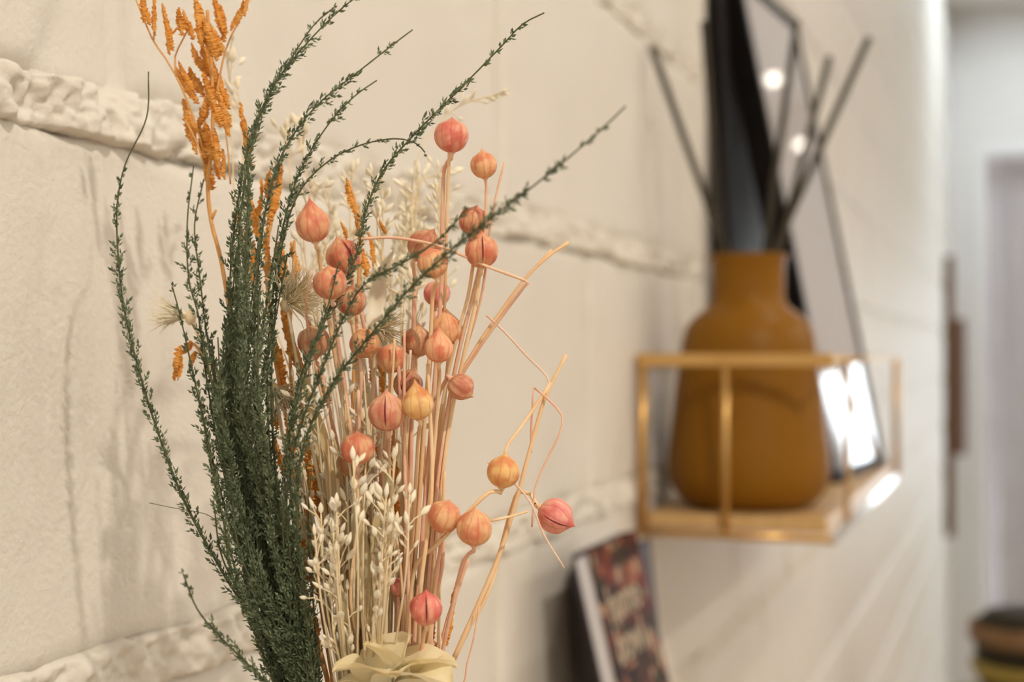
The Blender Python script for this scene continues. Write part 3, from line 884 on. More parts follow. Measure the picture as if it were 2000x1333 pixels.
def flax(label, c, rpx, tipdir, kind, col, stem_pts, xr, fw=.42, mat_='straw', seam=False, r0=.00075, stems2=None, toward=.15):
    cen = P(c[0], c[1], fw); rad = rpx * fw / F
    ax = axis_from_px(tipdir[0], tipdir[1], toward)
    bottom = cen - ax * rad * .985
    pts = [P(*p) for p in stem_pts]
    if xr is not None:
        a, b = root(xr, stem_pts[-1][2]); pts += [a, b]
    pl = spline(list(reversed(pts)) + [bottom - ax * rad * .35, bottom + ax * rad * .05], .003)
    t = thing('dried_flax', pl[0], label, 'seed head', 'flax stems with round seed heads')
    part('stem', stem_tube(pl, r0 * 1.25, r0 * .8, 7), mat_, t)
    q = Vector((0, 0, 1)).rotation_difference(ax) @ Quaternion((0, 0, 1), rnd.uniform(0, 6.28))
    pd = obj('seed_pod', rnd.choice(POD[kind]), t, cen - pl[0], q, float(rad))
    pd.color = (min(1, col[0] * 1.18), min(1, col[1] * 1.2), min(1, col[2] * 1.2), 1)
    mb = MB(); mb.tube([bottom - ax * rad * .12, bottom - ax * rad * .02, bottom + ax * rad * .06], [r0 * .9, r0 * 1.7, r0 * 1.5], 8); part('calyx', mb, mat_, t)
    if seam:
        # a dark split running down the side that faces the viewer
        tow = -Fv - ax * (-Fv).dot(ax); tow.normalize(); tow = Quaternion(ax, seam) @ tow
        Mx = Matrix((tow, ax.cross(tow), ax)).transposed()
        obj('seam', SEAM, pd, (0, 0, 0), q.inverted() @ Mx.to_quaternion(), 1.0)
    for br in (stems2 or []):
        bl = spline([P(*p) for p in br[0]], .003)
        part('branch', stem_tube(bl, br[1], br[1] * .75, 6), br[2], t)
    return t


f0 = .425
flax('topmost pink seed head on a tall double stem', (882, 265), 33.5, (.02, -1), 'r', PINK, [(868, 330, .42), (864, 430, .422), (862, 560, .425), (848, 760, .428), (832, 960, .428), (815, 1180, .425), (800, 1340, .425)], 760, .415, 'straw_pink',
     stems2=[([(878, 300, .416), (874, 380, .42), (872, 480, .423), (868, 620, .427)], .0006, 'straw')])
flax('small peach seed head right of the topmost one', (945, 323), 26, (-.12, -1), 'n', PEACH, [(950, 380, .42), (946, 470, .422), (925, 570, .424), (890, 720, .426), (860, 900, .427), (838, 1120, .427), (820, 1340, .426)], 775, .418, 'straw_pink', r0=.0006)
flax('leftmost coral seed head with a pointed tip', (612, 440), 34, (-.12, -1), 't', CORAL, [(622, 490, .42), (632, 560, .425), (655, 700, .43), (680, 860, .432), (700, 1060, .43), (715, 1340, .427)], 700, .415, seam=.0)
flax('coral seed head behind the arched green sprig', (672, 502), 35, (-.35, -1), 'n', CORAL, [(690, 560, .435), (712, 640, .437), (735, 780, .437), (745, 960, .435), (745, 1150, .43), (740, 1340, .427)], 715, .432, 'straw_pink', seam=.5)
flax('orange pink seed head with a green strand across it', (645, 553), 33, (-.1, -1), 'r', CORAL, [(652, 610, .42), (668, 720, .425), (692, 870, .428), (710, 1040, .428), (722, 1340, .427)], 705, .413, 'straw_pink')
flax('brick coloured seed head tucked under the striped one', (686, 588), 30, (.1, -1), 'r', (.50, .22, .12, 1), [(690, 640, .428), (700, 760, .43), (715, 920, .43), (725, 1100, .429), (730, 1340, .427)], 712, .426, 'straw')
flax('brown pink seed head with dark tip pointing up right', (828, 480), 32, (.55, -.85), 'n', (.50, .24, .14, 1), [(810, 540, .43), (808, 640, .432), (805, 800, .432), (800, 1000, .43), (790, 1180, .428), (780, 1340, .427)], 745, .425, 'straw_pink')
flax('yellow pink seed head in front of the brown one', (845, 514), 30, (-.25, -1), 'r', PEACH, [(846, 570, .42), (840, 680, .424), (828, 850, .427), (815, 1040, .427), (800, 1220, .427), (790, 1340, .427)], 752, .413, 'straw')
flax('red brown seed head crossed by the longest green sprig', (926, 432), 30, (.2, -1), 'r', (.56, .22, .13, 1), [(930, 480, .43), (938, 530, .43), (905, 650, .43), (875, 800, .43), (850, 1000, .43), (830, 1200, .428), (818, 1340, .427)], 770, .428, 'straw')
flax('coral seed head with a dark split on three straw stems', (940, 491), 33, (0, -1), 'n', CORAL, [(936, 540, .42), (928, 600, .422), (905, 700, .424), (875, 850, .427), (852, 1050, .428), (835, 1220, .427), (822, 1340, .427)], 775, .416, seam=.12,
     stems2=[([(924, 518, .42), (914, 580, .423), (895, 650, .426), (862, 800, .43), (840, 1000, .43)], .0006, 'straw'), ([(950, 520, .423), (938, 590, .426), (908, 690, .43), (880, 800, .431), (850, 1010, .431)], .0005, 'straw_pink')])
flax('rose seed head half hidden by pale buds', (853, 573), 26, (.1, -1), 'r', ROSE, [(850, 620, .44), (838, 740, .44), (820, 920, .436), (800, 1120, .43), (790, 1340, .427)], 755, .44, 'straw_pink')
flax('tan seed head behind the crossing green sprigs', (612, 668), 32, (-.1, -1), 'r', (.56, .30, .17, 1), [(625, 720, .435), (650, 830, .435), (680, 980, .433), (700, 1160, .43), (712, 1340, .427)], 700, .432, 'straw_pink')
flax('brownish seed head at the long green sprig', (713, 672), 30, (.35, .8), 'r', (.60, .29, .13, 1), [(706, 740, .425), (698, 830, .427), (705, 960, .428), (716, 1150, .428), (724, 1340, .427)], 708, .422, 'straw_pink')
flax('pale coral seed head right of the crossing sprig', (765, 700), 29, (.1, -1), 'r', PEACH, [(762, 760, .43), (755, 860, .43), (752, 1000, .43), (750, 1180, .428), (748, 1340, .427)], 722, .427, 'straw')
flax('brown seed head behind the pink tipped teardrop', (815, 668), 30, (.1, -1), 'n', (.55, .27, .15, 1), [(812, 730, .435), (802, 850, .433), (795, 1000, .43), (785, 1180, .428), (778, 1340, .427)], 742, .434, 'straw')
flax('large peach teardrop seed head standing behind another', (872, 645), 31, (-.1, -1), 't', PEACH, [(876, 700, .43), (866, 800, .43), (846, 980, .43), (828, 1180, .428), (812, 1340, .427)], 768, .428, 'straw', toward=.1)
flax('teardrop seed head with a magenta base', (857, 681), 28, (.0, -1), 't', (.78, .36, .20, 1), [(858, 740, .42), (850, 850, .424), (836, 1010, .427), (818, 1200, .427), (806, 1340, .427)], 762, .412, 'straw', toward=.1)
flax('dark brown seed head behind the yellow teardrop', (797, 752), 29, (.35, -1), 'n', BRN, [(796, 810, .43), (790, 920, .43), (784, 1080, .429), (776, 1230, .428), (770, 1340, .427)], 738, .428, 'straw', seam=-.3)
flax('yellow teardrop seed head with a dusky pink base', (816, 790), 31, (-.12, -1), 't', YEL, [(818, 850, .42), (812, 950, .422), (802, 1090, .425), (790, 1230, .426), (782, 1340, .427)], 748, .41, 'straw', toward=.12)
flax('big rosy seed head with a magenta seam', (756, 806), 37, (-.02, -1), 'n', (.66, .30, .20, 1), [(757, 870, .42), (752, 960, .423), (750, 1090, .425), (748, 1230, .426), (746, 1340, .427)], 724, .412, 'straw_pink', seam=-.02)
flax('wrinkled brown seed head hanging tip down to the right', (900, 757), 26, (.75, .62), 'n', (.58, .28, .17, 1), [(872, 742, .424), (850, 790, .427), (838, 900, .429), (826, 1080, .429), (812, 1240, .428), (802, 1340, .427)], 764, .42, 'straw_pink')
flax('pink topped seed head on the lower left', (698, 876), 33, (.0, -1), 'r', CORAL, [(700, 940, .415), (697, 1040, .42), (706, 1180, .424), (715, 1340, .427)], 705, .408, 'straw_pink')
flax('olive brown seed head in shade below the pink topped one', (686, 906), 29, (-.2, -1), 'r', (.42, .25, .11, 1), [(690, 970, .424), (700, 1080, .426), (710, 1220, .427), (718, 1340, .427)], 708, .42, 'straw')
flax('ribbed coral seed head, left one of the low pair', (868, 1009), 33, (.3, -1), 'r', PEACH, [(862, 1060, .42), (850, 1140, .422), (842, 1240, .424), (836, 1340, .426)], 780, .412, 'straw_pink')
flax('peach seed head, right one of the low pair', (927, 1032), 35, (.05, -1), 'n', PEACH, [(906, 1095, .415), (885, 1180, .42), (865, 1270, .424), (850, 1340, .426)], 790, .408, 'straw_pink',
     stems2=[([(958, 1018, .41), (995, 1010, .412), (1030, 1000, .414)], .00045, 'straw'), ([(953, 904, .416), (985, 925, .416), (1010, 950, .416), (1038, 985, .414), (1062, 1045, .414), (1102, 1110, .414)], .0004, 'twig_pale')])
flax('golden yellow seed head below the bent twig', (983, 922), 32, (.12, -1), 'n', YEL, [(955, 962, .412), (900, 1015, .412), (850, 1068, .416), (815, 1100, .42), (800, 1180, .424), (795, 1340, .427)], 760, .414, 'straw')
flax('rosy ribbed seed head farthest right', (1085, 1008), 35, (.88, .46), 'n', ROSE, [(1052, 992, .422), (1012, 960, .426), (960, 1140, .425), (915, 1230, .425), (880, 1305, .425)], 800, .42, 'straw', seam=.25,
     stems2=[([(885, 1290, .424), (930, 1190, .424), (975, 1085, .424), (1005, 990, .424), (1035, 880, .424), (1062, 785, .424), (1085, 735, .424), (1106, 693, .424)], .00085, 'straw'),
             ([(1076, 748, .424), (1045, 795, .422), (1010, 845, .418), (992, 868, .416), (985, 890, .414)], .00065, 'straw'),
             ([(1037, 885, .424), (1038, 830, .424), (1042, 760, .424)], .0004, 'straw_pink'),
             ([(1044, 758, .424), (1070, 780, .422), (1098, 812, .42), (1092, 850, .42), (1065, 905, .42), (1045, 955, .42), (1039, 1030, .42)], .00038, 'straw_pink'),
             ([(950, 616, .428), (985, 648, .428), (1030, 697, .428), (1068, 735, .426), (1073, 760, .424)], .00042, 'twig_pale')])
flax('deep pink seed head with a dark split near the petals', (832, 1190), 32, (.0, -1), 'n', (.70, .20, .17, 1), [(828, 1240, .412), (820, 1300, .416), (815, 1360, .42)], 768, .408, 'straw_pink', seam=.1)
flax('small pink seed head behind straw stems', (781, 1147), 19, (.1, -1), 'r', (.72, .24, .22, 1), [(778, 1200, .425), (772, 1340, .427)], 740, .425, 'straw_pink')
flax('small coral seed head low behind cream buds', (692, 1213), 17, (.0, -1), 'r', CORAL, [(697, 1260, .43), (702, 1340, .43)], 700, .432, 'straw_pink')
flax('small brick seed head hidden low in the cream buds', (737, 1206), 17, (.2, -1), 'r', CORAL, [(735, 1260, .43), (732, 1340, .43)], 715, .432, 'straw_pink')


def twig(label, pts, xr, r0, m_, branches=(), group='bare broken flax twigs'):
    pl = path(pts, xr)
    t = thing('flax_twig', pl[0], label, 'twig', group)
    part('stem', stem_tube(pl, r0 * 1.2, r0 * .7, 7), m_, t)
    for b_, r_2 in branches:
        part('branch', stem_tube(spline([P(*p) for p in b_], .003), r_2, r_2 * .8, 6), m_, t)


twig('bare forked twig pointing up right beyond the seed heads', [(1110, 474, .432), (1072, 500, .43), (1030, 540, .43), (985, 600, .43), (930, 680, .43), (885, 765, .43), (862, 880, .43), (850, 1050, .43), (840, 1220, .428), (830, 1340, .427)], 785, .00075, 'straw', [([(1078, 489, .431), (1055, 512, .43), (1025, 545, .43)], .0005)])
twig('pink bent twig folding back sharply at its elbow', [(705, 467, .42), (760, 464, .42), (810, 470, .42), (870, 485, .416), (950, 520, .413), (1026, 549, .413), (1024, 560, .414), (990, 605, .418), (930, 690, .423), (880, 780, .427), (855, 920, .428), (842, 1100, .428), (826, 1340, .427)], 780, .00062, 'straw_pink')
twig('thin pink twig upright beside the small peach head', [(986, 317, .418), (972, 370, .418), (960, 430, .42), (948, 500, .424), (920, 600, .428), (888, 720, .43), (858, 900, .43), (836, 1120, .43), (818, 1340, .428)], 772, .0005, 'straw_pink')
twig('thin pink twig at lower right beside the petals', [(936, 1184, .42), (927, 1240, .42), (912, 1300, .42), (898, 1350, .42)], 800, .0004, 'straw_pink')
twig('stout pink twig right of the deep pink seed head', [(914, 1094, .43), (895, 1150, .43), (872, 1220, .43), (858, 1290, .428), (848, 1350, .427)], 790, .00085, 'straw_pink')
twig('short dark pink twig left of the orange pink head', [(608, 528, .418), (602, 560, .42), (598, 610, .424), (612, 700, .43), (645, 850, .432), (680, 1050, .43), (705, 1340, .427)], 700, .0005, 'straw_pink')
for i in range(34):
    f = rnd.random()
    x_t = lerp(612, 880, f) + rnd.uniform(-10, 10); y_t = rnd.uniform(640, 1000)
    x_b = lerp(668, 850, f) + rnd.uniform(-16, 16)
    fw = rnd.uniform(.412, .445)
    twig('plain straw stem among many in the middle of the bouquet', [(x_t, y_t, fw), (lerp(x_t, x_b, .4) + rnd.uniform(-18, 18), lerp(y_t, 1300, .4), fw), (lerp(x_t, x_b, .75) + rnd.uniform(-12, 12), lerp(y_t, 1300, .75), fw), (x_b, 1300, .426)], lerp(700, 790, f), rnd.uniform(.0005, .0009),
         rnd.choice(['straw', 'straw', 'straw_pink', 'cream_stem']), group='plain straw stems of the bouquet')


# ---- cream grass with oval buds
def bud_mesh(seed):
    mb = MB(); n = 8; prof = [(.02, 0), (.11, .10), (.19, .28), (.215, .45), (.18, .65), (.10, .85), (.015, 1.0)]
    vs = []; fs = []
    for (r, z) in prof:
        for k in range(n):
            a = 2 * math.pi * k / n
            vs.append((r * math.cos(a) * (1.1 + .1 * math.sin(seed)), r * math.sin(a) * .75, z))
    for i in range(len(prof) - 1):
        for k in range(n):
            a, b = i * n + k, i * n + (k + 1) % n; fs.append((a, b, b + n, a + n))
    mb.add(vs, fs); return mb.mesh('bud', 'cream')


BUDS = [bud_mesh(1), bud_mesh(4)]


def grass(label, pts, xr, nb, size, spread, group, r0=.0004):
    pl = path(pts, xr); t = thing('cream_grass', pl[0], label, 'dried grass', group)
    mb = stem_tube(pl, r0 * 1.2, r0 * .6, 5)
    sl = arc_lengths(pl); L = sl[-1]
    for i in range(nb):
        back = spread * (i + rnd.uniform(0, .6)) / nb
        j = max(1, next((q for q in range(len(sl)) if sl[q] >= L - back), len(sl) - 1))
        p = pl[min(j, len(pl) - 1)]; tg = (pl[min(j + 1, len(pl) - 1)] - pl[j - 1]).normalized()
        o = Quaternion(tg, rnd.uniform(0, 6.28)) @ tg.orthogonal().normalized()
        an = math.radians(rnd.uniform(15, 60)); d = (tg * math.cos(an) + o * math.sin(an)).normalized()
        pe = rnd.uniform(.0015, .006) * (size / .0035) if i else 0
        e = p + d * pe
        if i: mb.tube([p, p + d * pe * .5 + tg * pe * .1, e], r0 * .45, 4, False)
        else: d = tg
        obj('bud', rnd.choice(BUDS), t, e - pl[0], Vector((0, 0, 1)).rotation_difference(d) @ Quaternion((0, 0, 1), rnd.uniform(0, 6)), float(size * rnd.uniform(.75, 1.25)))
    part('stem', mb, 'cream_stem', t)


for i in range(38):       # behind, upper middle, out of focus
    x_t = rnd.uniform(600, 865); y_t = rnd.uniform(330, 560); fw = rnd.uniform(.455, .52)
    x_b = lerp(690, 800, (x_t - 600) / 265)
    grass('pale bud grass blurred behind the upper seed heads', [(x_t, y_t, fw), (x_t + rnd.uniform(-12, 12), y_t + 120, fw), (lerp(x_t, x_b, .5), 850, lerp(fw, .44, .5)), (x_b, 1320, .436)], x_b - 30, 11, .0036, .026, 'pale bud grass in the upper middle')
for i in range(22):       # lower middle, sharp
    x_t = rnd.uniform(615, 800); y_t = rnd.uniform(880, 1180); fw = rnd.uniform(.398, .425)
    x_b = lerp(655, 760, (x_t - 615) / 185)
    grass('cream grass with oval white buds in the lower middle', [(x_t, y_t, fw), (lerp(x_t, x_b, .4) + rnd.uniform(-8, 8), lerp(y_t, 1330, .45), fw), (x_b, 1350, .42)], x_b, 8, .0038, .022, 'white bud grass in the lower middle', .0005)
grass('pale seed sprig standing behind the arched green sprig tip', [(975, 185, .50), (930, 195, .50), (885, 215, .50), (835, 270, .495), (808, 340, .49), (805, 450, .48), (795, 700, .46), (770, 1000, .445), (750, 1330, .436)], 720, 16, .0030, .024, 'pale bud grass in the upper middle')
grass('pale bud sprig left of the topmost pink stem', [(868, 340, .50), (835, 345, .50), (815, 370, .495), (805, 420, .49), (792, 560, .47), (775, 850, .45), (760, 1330, .436)], 725, 9, .0042, .014, 'pale bud grass in the upper middle')
for (xx, yy) in ((445, 115), (465, 175), (560, 250), (590, 250)):
    grass('pale bud grass blurred beside the orange fern', [(xx, yy, .49), (xx + 6, yy + 80, .488), (xx + 30, 500, .475), (620, 900, .45), (690, 1330, .436)], 690, 6, .0050, .014, 'pale bud grass beside the orange fern')


for i in range(26):       # narrow husky grass between the straw stems
    x_t = rnd.uniform(550, 860); y_t = rnd.uniform(660, 1000); fw = rnd.uniform(.42, .445)
    x_b = lerp(660, 800, (x_t - 550) / 310)
    grass('husky cream grass between the straw stems', [(x_t, y_t, fw), (lerp(x_t, x_b, .4) + rnd.uniform(-10, 10), lerp(y_t, 1330, .45), fw), (x_b, 1350, .428)], x_b, 7, .0034, .045, 'husky grass between the straw stems', .0005)


# ---- cream fibre tufts
def tuft(label, c, fw, n, ln, bias, spread, xr, m_='fibre'):
    cen = P(c[0], c[1], fw)
    pl = path([(c[0], c[1], fw), (lerp(c[0], 690, .35), c[1] + 260, lerp(fw, .43, .4)), (lerp(c[0], 690, .8), 1150, .43), (690, 1340, .428)], xr)
    t = thing('fibre_tuft', pl[0], label, 'dried flower')
    part('stem', stem_tube(pl, .0007, .0006, 5), 'cream_stem', t)
    mb = MB()
    for i in range(n):
        d = Vector((rnd.gauss(0, 1), rnd.gauss(0, 1), rnd.gauss(0, 1))).normalized()
        d = (d * spread + axis_from_px(bias[0], bias[1])).normalized()
        l = ln * rnd.uniform(.5, 1.1); o = cen + d * .0008
        bend = Vector((rnd.gauss(0, .15), rnd.gauss(0, .15), rnd.gauss(0, .15)))
        mid = o + d * l * .55; end = o + (d + bend).normalized() * l
        mb.tube([o, mid, end], [.00022, .00018, .00006], 3, False)
    tag(part('fibres', mb, m_, t), None, None, None, 'stuff')
    mb = MB(); mb.lathe([(.0004, -.003), (.0016, -.002), (.0019, 0), (.0012, .0015), (.0003, .002)], 10, cen); part('heart', mb, 'cream_stem', t)


tuft('cream fibre tuft right of the green bundle', (560, 592), .43, 260, .0125, (.25, -.15), 1.0, 690)
tuft('wispy pale tuft left of the green bundle', (372, 618), .462, 110, .0125, (-1.0, -.1), .45, 640)
tuft('small cream fibre tuft among the coral seed heads', (735, 642), .435, 110, .0095, (.5, .1), .9, 715)
tuft('cream fibre tuft behind the green bundle', (535, 760), .44, 130, .010, (.3, .3), .9, 680)


# ---- flat dried leaves (husks)
def husk(label, pts, wpx, xr, m_='husk', seed=0):
    pl = path(pts, None); base = pl[0]
    a, b = root(xr, pts[-1][2])
    t = thing('dried_leaf', b, label, 'dried leaf', 'flat dried husk leaves')
    part('stem', stem_tube(spline([b, a, base, lerp(base, pl[min(4, len(pl) - 1)], .8)], .004), .0006, .0005, 5), 'cream_stem', t)
    mb = MB(); n = len(pl); vs = []; fs = []
    for i, p in enumerate(pl):
        tt = i / (n - 1)
        tg = (pl[min(i + 1, n - 1)] - pl[max(i - 1, 0)]).normalized()
        sd = tg.cross(Fv).normalized(); nn = sd.cross(tg)
        sd = (sd + nn * .5 * math.sin(tt * 4 + seed)).normalized()
        wd = wpx * .42 / F * .5 * (math.sin(math.pi * min(1, .12 + tt * .9)) ** .7) * (1 + .25 * noz(tt * 14, seed))
        for q, dz in ((-1, .0004), (-.45, -.0003), (0, .0005), (.45, -.0003), (1, .0004)):
            vs.append(p + sd * wd * q + nn * (dz + .0006 * noz(tt * 9, q * 2, seed)))
    for i in range(n - 1):
        for q in range(4):
            k_ = i * 5 + q; fs.append((k_, k_ + 1, k_ + 6, k_ + 5))
    mb.add(vs, fs)
    part('blade', mb, m_, t)


husk('broad yellow husk leaf rising beside the lower green sprigs', [(632, 880, .425), (650, 950, .425), (668, 1040, .424), (684, 1140, .424), (695, 1230, .424)], 46, 700, seed=1)
husk('pale husk leaf left of the olive brown seed head', [(650, 845, .43), (655, 920, .43), (664, 1000, .43), (680, 1110, .428)], 34, 705, seed=2)
husk('cream husk leaf leaning across the straw stems', [(585, 700, .44), (600, 760, .44), (625, 850, .438), (655, 980, .435), (685, 1150, .43)], 36, 700, seed=3)
husk('cream husk leaf high beside the pale fibres', [(775, 480, .45), (748, 530, .45), (735, 600, .45), (730, 720, .445)], 38, 720, 'cream', seed=4)
husk('narrow husk leaf low at the straw stems', [(735, 980, .42), (730, 1060, .42), (722, 1160, .42), (716, 1250, .42)], 22, 712, seed=5)
husk('small husk leaf just above the petals', [(660, 1130, .415), (668, 1190, .415), (680, 1260, .416)], 26, 700, seed=6)
husk('pale husk leaf behind the yellow teardrop', [(700, 640, .445), (705, 720, .445), (712, 820, .443), (722, 950, .44)], 34, 715, 'cream', seed=7)


for i in range(9):
    xx = rnd.uniform(625, 790); yy = rnd.uniform(820, 1120); fw = rnd.uniform(.415, .44)
    husk('narrow dried husk leaf among the straw stems', [(xx, yy, fw), (xx + rnd.uniform(-6, 14), yy + 60, fw), (lerp(xx, 715, .4), yy + 140, fw), (lerp(xx, 715, .6), yy + 210, fw)], rnd.uniform(14, 30), lerp(690, 760, (xx - 625) / 165), rnd.choice(['husk', 'husk', 'cream']), seed=10 + i)


# ---- orange fern
def leaflet_mesh(seed):
    mb = MB(); n = 30; vs = []; fs = []; r = random.Random(seed)
    for i in range(n + 1):
        t = i / n
        wd = .13 * (math.sin(math.pi * min(1, .05 + t * .93)) ** .6) * lerp(1.0, .75, t) * (1 + .35 * noz(t * 5, seed))
        te, te2 = [r.choice((-.03, -.01, .0, .02, .06)) + r.uniform(-.015, .015) for _ in (0, 1)]
        cx = .06 * math.sin(t * 3 + seed); cy = .06 * math.sin(t * 5 + seed * 2)
        a, b = max(.012, wd + te * (1.1 - t)), max(.012, wd + te2 * (1.1 - t))
        vs += [(cx - a, cy + r.uniform(-.05, .05), t + max(0, te) * .55), (cx - a * .4, cy + .05 + r.uniform(-.02, .03), t), (cx + b * .4, cy + .05 + r.uniform(-.02, .03), t),
               (cx + b, cy + r.uniform(-.05, .05), t + max(0, te2) * .55), (cx, cy - .05 + r.uniform(-.03, .02), t)]
    for i in range(n):
        for q in range(5):
            a = i * 5 + q; b = i * 5 + (q + 1) % 5; fs.append((a, b, b + 5, a + 5))
    fs.append((4, 3, 2, 1, 0)); fs.append(tuple(n * 5 + q for q in range(5)))
    mb.add(vs, fs); return mb.mesh('leaflet', 'orange', False)


LEAFLET = [leaflet_mesh(s) for s in (1, 2, 5, 9, 14, 21)]


def fern(label, stem_pts, xr, lobes, branches=(), r0=.0008, group='orange dyed fern stems'):
    pl = path(stem_pts, xr); t = thing('orange_fern', pl[0], label, 'fern', group)
    part('stem', stem_tube(pl, r0 * 1.1, r0 * .6, 6), 'orange_stem', t)
    for b_, r_ in branches:
        part('branch', stem_tube(spline([P(*p) for p in b_], .003), r_, r_ * .7, 5), 'orange_stem', t)
    for (x0, y0, x1, y1, d, wd) in lobes:
        a, b = P(x0, y0, d), P(x1, y1, d + rnd.uniform(-.004, .004)); L = (b - a).length; d_ = (b - a).normalized()
        # broad side roughly to the viewer
        sx = d_.cross(-Fv).normalized(); sx = Quaternion(d_, rnd.uniform(-.6, .6)) @ sx; sy = d_.cross(sx)
        q = Matrix((sx, sy, d_)).transposed().to_quaternion()
        o = obj('leaflet', rnd.choice(LEAFLET), t, a - pl[0], q, (wd * d / F / .32, wd * d / F / .32, L))


D1 = .452
big = []
for (x0, y0, x1, y1, wd) in [
    (378, 275, 352, 195, 22), (388, 300, 366, 225, 18), (384, 205, 346, 128, 22), (374, 178, 352, 118, 16), (398, 190, 372, 130, 26), (405, 150, 376, 84, 20),
    (336, 100, 320, 6, 17), (330, 108, 326, 40, 12), (356, 70, 352, 14, 22), (378, 78, 360, 20, 18), (302, 70, 300, -20, 16), (286, 44, 272, -22, 18), (290, 50, 282, -5, 16),
    (392, 90, 384, -14, 22), (412, 112, 392, 6, 22), (420, 120, 402, 40, 24), (436, 66, 420, -10, 26), (432, 80, 436, 10, 20), (428, 110, 414, 44, 22),
    (410, 160, 398, 88, 30), (424, 175, 406, 100, 26), (432, 205, 412, 120, 28), (444, 215, 424, 140, 22), (418, 215, 402, 140, 30), (446, 250, 428, 170, 20), (432, 250, 414, 180, 26),
    (448, 268, 432, 200, 16), (402, 310, 396, 250, 26), (414, 315, 408, 238, 32), (426, 320, 420, 250, 24), (408, 352, 402, 296, 22), (442, 350, 430, 292, 16), (428, 352, 420, 300, 16), (414, 372, 408, 320, 24),
    (450, 60, 468, 20, 12), (462, 50, 478, 2, 14), (474, 30, 488, -14, 12), (386, 262, 394, 210, 20), (398, 240, 404, 180, 24), (366, 60, 358, 34, 18), (330, 76, 344, 52, 10)]:
    big.append((x0, y0, x1, y1, D1 + rnd.uniform(-.008, .008), wd))
fern('big orange dyed fern fanning out at the top left', [(405, 20, D1), (412, 120, D1), (416, 220, D1), (412, 300, D1), (406, 360, D1), (412, 430, D1), (432, 510, D1 - .005), (455, 640, .445), (500, 850, .44), (570, 1080, .435), (640, 1330, .43)], 665, big,
     [([(398, 300, D1), (385, 250, D1), (352, 165, D1), (322, 112, D1), (297, 75, D1), (262, -10, D1)], .0004), ([(412, 280, D1), (420, 200, D1), (440, 100, D1), (462, 50, D1), (492, -10, D1)], .0004),
      ([(402, 330, D1), (385, 280, D1), (362, 235, D1)], .0004), ([(450, 360, D1), (446, 300, D1), (438, 240, D1)], .0003), ([(345, 150, D1), (342, 110, D1), (366, 60, D1)], .00035), ([(412, 430, D1), (422, 410, D1)], .0006), ([(300, 80, D1), (302, 40, D1)], .0003)], r0=.00095)
fern('orange fern tip showing between the tall green sprigs', [(540, 320, .452), (532, 420, .45), (520, 520, .447), (540, 720, .443), (590, 960, .438), (650, 1330, .43)], 670,
     [(532, 440, 542, 318, .45, 30), (524, 400, 530, 330, .452, 20), (500, 470, 488, 380, .45, 22), (505, 440, 512, 350, .45, 18), (490, 330, 476, 260, .452, 16), (484, 300, 470, 200, .452, 18), (518, 560, 528, 440, .448, 22), (492, 560, 498, 470, .448, 18), (470, 480, 468, 400, .45, 16)])
fern('orange fern beside the leftmost coral seed head', [(575, 470, .446), (572, 560, .445), (566, 680, .443), (580, 850, .44), (620, 1080, .435), (665, 1330, .43)], 680,
     [(556, 570, 546, 470, .446, 34), (578, 545, 572, 472, .446, 18), (568, 560, 578, 520, .446, 14), (550, 640, 562, 560, .445, 26), (575, 720, 556, 610, .444, 26), (548, 745, 534, 650, .444, 24), (592, 760, 574, 660, .444, 22), (540, 840, 530, 770, .443, 20), (590, 830, 604, 740, .443, 20), (640, 790, 626, 720, .443, 22), (560, 800, 548, 700, .443, 26), (575, 900, 562, 810, .442, 26), (552, 930, 540, 850, .442, 22), (605, 930, 596, 850, .442, 22), (580, 990, 572, 910, .441, 24), (615, 700, 604, 620, .444, 20)])
fern('slender orange fern tip above the coral seed heads', [(680, 352, .445), (695, 400, .445), (702, 460, .445), (700, 560, .443), (690, 760, .44), (690, 1000, .436), (700, 1330, .43)], 700,
     [(700, 430, 678, 348, .445, 19), (706, 480, 694, 400, .445, 17), (676, 470, 668, 435, .446, 12), (712, 540, 704, 470, .445, 22), (752, 460, 742, 430, .446, 10), (728, 520, 722, 455, .446, 14)])
fern('curled orange leaf hanging left of the green bundle', [(378, 672, .447), (392, 690, .446), (420, 760, .444), (480, 920, .44), (560, 1120, .434), (640, 1330, .43)], 670,
     [(358, 676, 338, 742, .447, 22), (352, 690, 346, 744, .447, 14), (376, 668, 352, 690, .447, 18), (384, 690, 366, 712, .447, 16)])
fern('rusty orange fern low behind the green sprigs', [(625, 860, .44), (622, 960, .44), (632, 1060, .438), (650, 1200, .435), (670, 1340, .43)], 680,
     [(628, 1010, 612, 900, .44, 34), (640, 1060, 628, 960, .44, 32), (605, 1010, 598, 920, .44, 20), (598, 1090, 580, 1010, .438, 26), (612, 1150, 590, 1060, .438, 28), (628, 1180, 612, 1090, .437, 24), (590, 1180, 574, 1100, .437, 26), (622, 1260, 604, 1170, .436, 26), (560, 1190, 548, 1110, .436, 22), (575, 1260, 560, 1180, .436, 22)])
fern('brown orange fern among the straw stems', [(770, 830, .44), (768, 940, .44), (762, 1060, .438), (752, 1200, .434), (745, 1340, .43)], 725,
     [(772, 950, 768, 850, .44, 22), (758, 1010, 748, 920, .44, 20), (778, 1040, 774, 960, .44, 22), (762, 1120, 752, 1030, .438, 22), (736, 900, 744, 820, .44, 16), (720, 1040, 724, 960, .44, 16), (748, 780, 742, 700, .442, 18), (730, 750, 724, 690, .442, 16)])
fern('serrated orange leaf right of the deep pink seed head', [(898, 1135, .432), (885, 1190, .432), (872, 1240, .431), (855, 1300, .43), (845, 1350, .43)], 785,
     [(868, 1262, 898, 1130, .432, 16), (852, 1268, 884, 1226, .431, 18), (846, 1290, 876, 1236, .431, 20), (838, 1275, 852, 1210, .432, 18)])


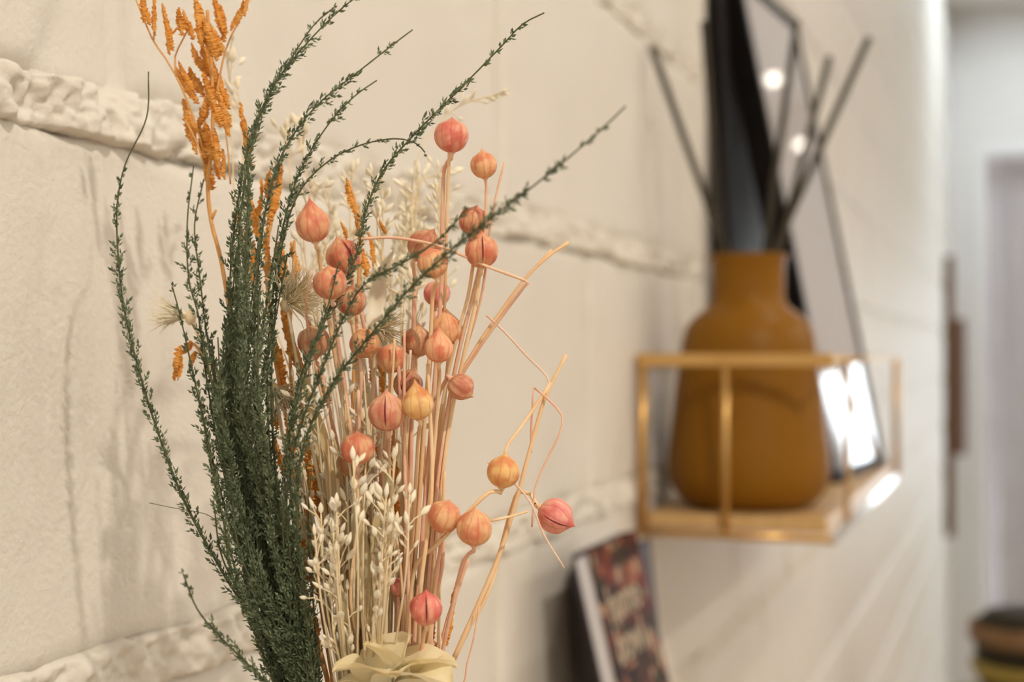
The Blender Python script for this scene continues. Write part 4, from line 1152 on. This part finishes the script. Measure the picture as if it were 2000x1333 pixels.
# ---- big cream petals at the foot
def petal(parent, c, dirx, diry, toward, ln, wd, cup, seed):
    mb = MB(); nu, nv = 16, 12; vs = []; fs = []
    ax = axis_from_px(dirx, diry, toward); sd = ax.cross(Uv); sd.normalize()
    nn = sd.cross(ax).normalized()
    if nn.z < 0: nn = -nn
    for i in range(nu + 1):
        t = i / nu
        wv = wd * .5 * (math.sin(math.pi * min(.97, .10 + t * .87)) ** .7)
        for j in range(nv + 1):
            q = j / nv * 2 - 1
            h = cup * (q * q * .45 + math.sin(t * 2.4) * .9 - t * t * .9) * ln
            wav = ln * .05 * noz(t * 4, q * 2.5, seed) + ln * .018 * math.sin(q * 9 + seed) * t
            vs.append(c + ax * ln * t + sd * wv * q + nn * (h + wav))
    for i in range(nu):
        for j in range(nv):
            a = i * (nv + 1) + j; fs.append((a, a + 1, a + nv + 2, a + nv + 1))
    mb.add(vs, fs)
    o = part('petal', mb, 'petal', parent)


pcx = P(752, 1358, .408)
a, b = root(745, .415)
pf = thing('dried_flower', b, 'large cream dried flower with broad petals at the bottom', 'dried flower')
part('stem', stem_tube(spline([b, a, pcx], .004), .0014, .0011, 8), 'straw', pf)
for (dx, dy, tw, ln, wd, cup, sd_) in [(1, -.50, .10, .0225, .022, .34, 1), (.85, -.28, .55, .0235, .024, .30, 2), (-.25, -.85, .15, .0165, .020, .30, 3), (.35, -.95, -.25, .0185, .022, .28, 4),
                                       (-.8, -.55, .35, .0175, .018, .30, 5), (.95, .0, .1, .0215, .018, .3, 6), (.2, -.55, .8, .018, .022, .3, 7), (-.9, -.1, -.2, .016, .018, .3, 8)]:
    petal(pf, pcx, dx, dy, tw, ln, wd, cup, sd_)
# thin loose hair twigs beside the sprigs
for (pp, lab) in (([(292, 983, .432), (330, 991, .431), (352, 995, .43), (400, 1004, .429), (424, 1018, .428)], 'hair thin brown twig sticking out left of the green bundle'),):
    m = MB(); w_ = spline([P(*p) for p in pp], .003); m.tube(w_, .00012, 4)
    solid('hair_twig', m, 'stem_green', w_[-1], lab, 'twig', smooth=True)
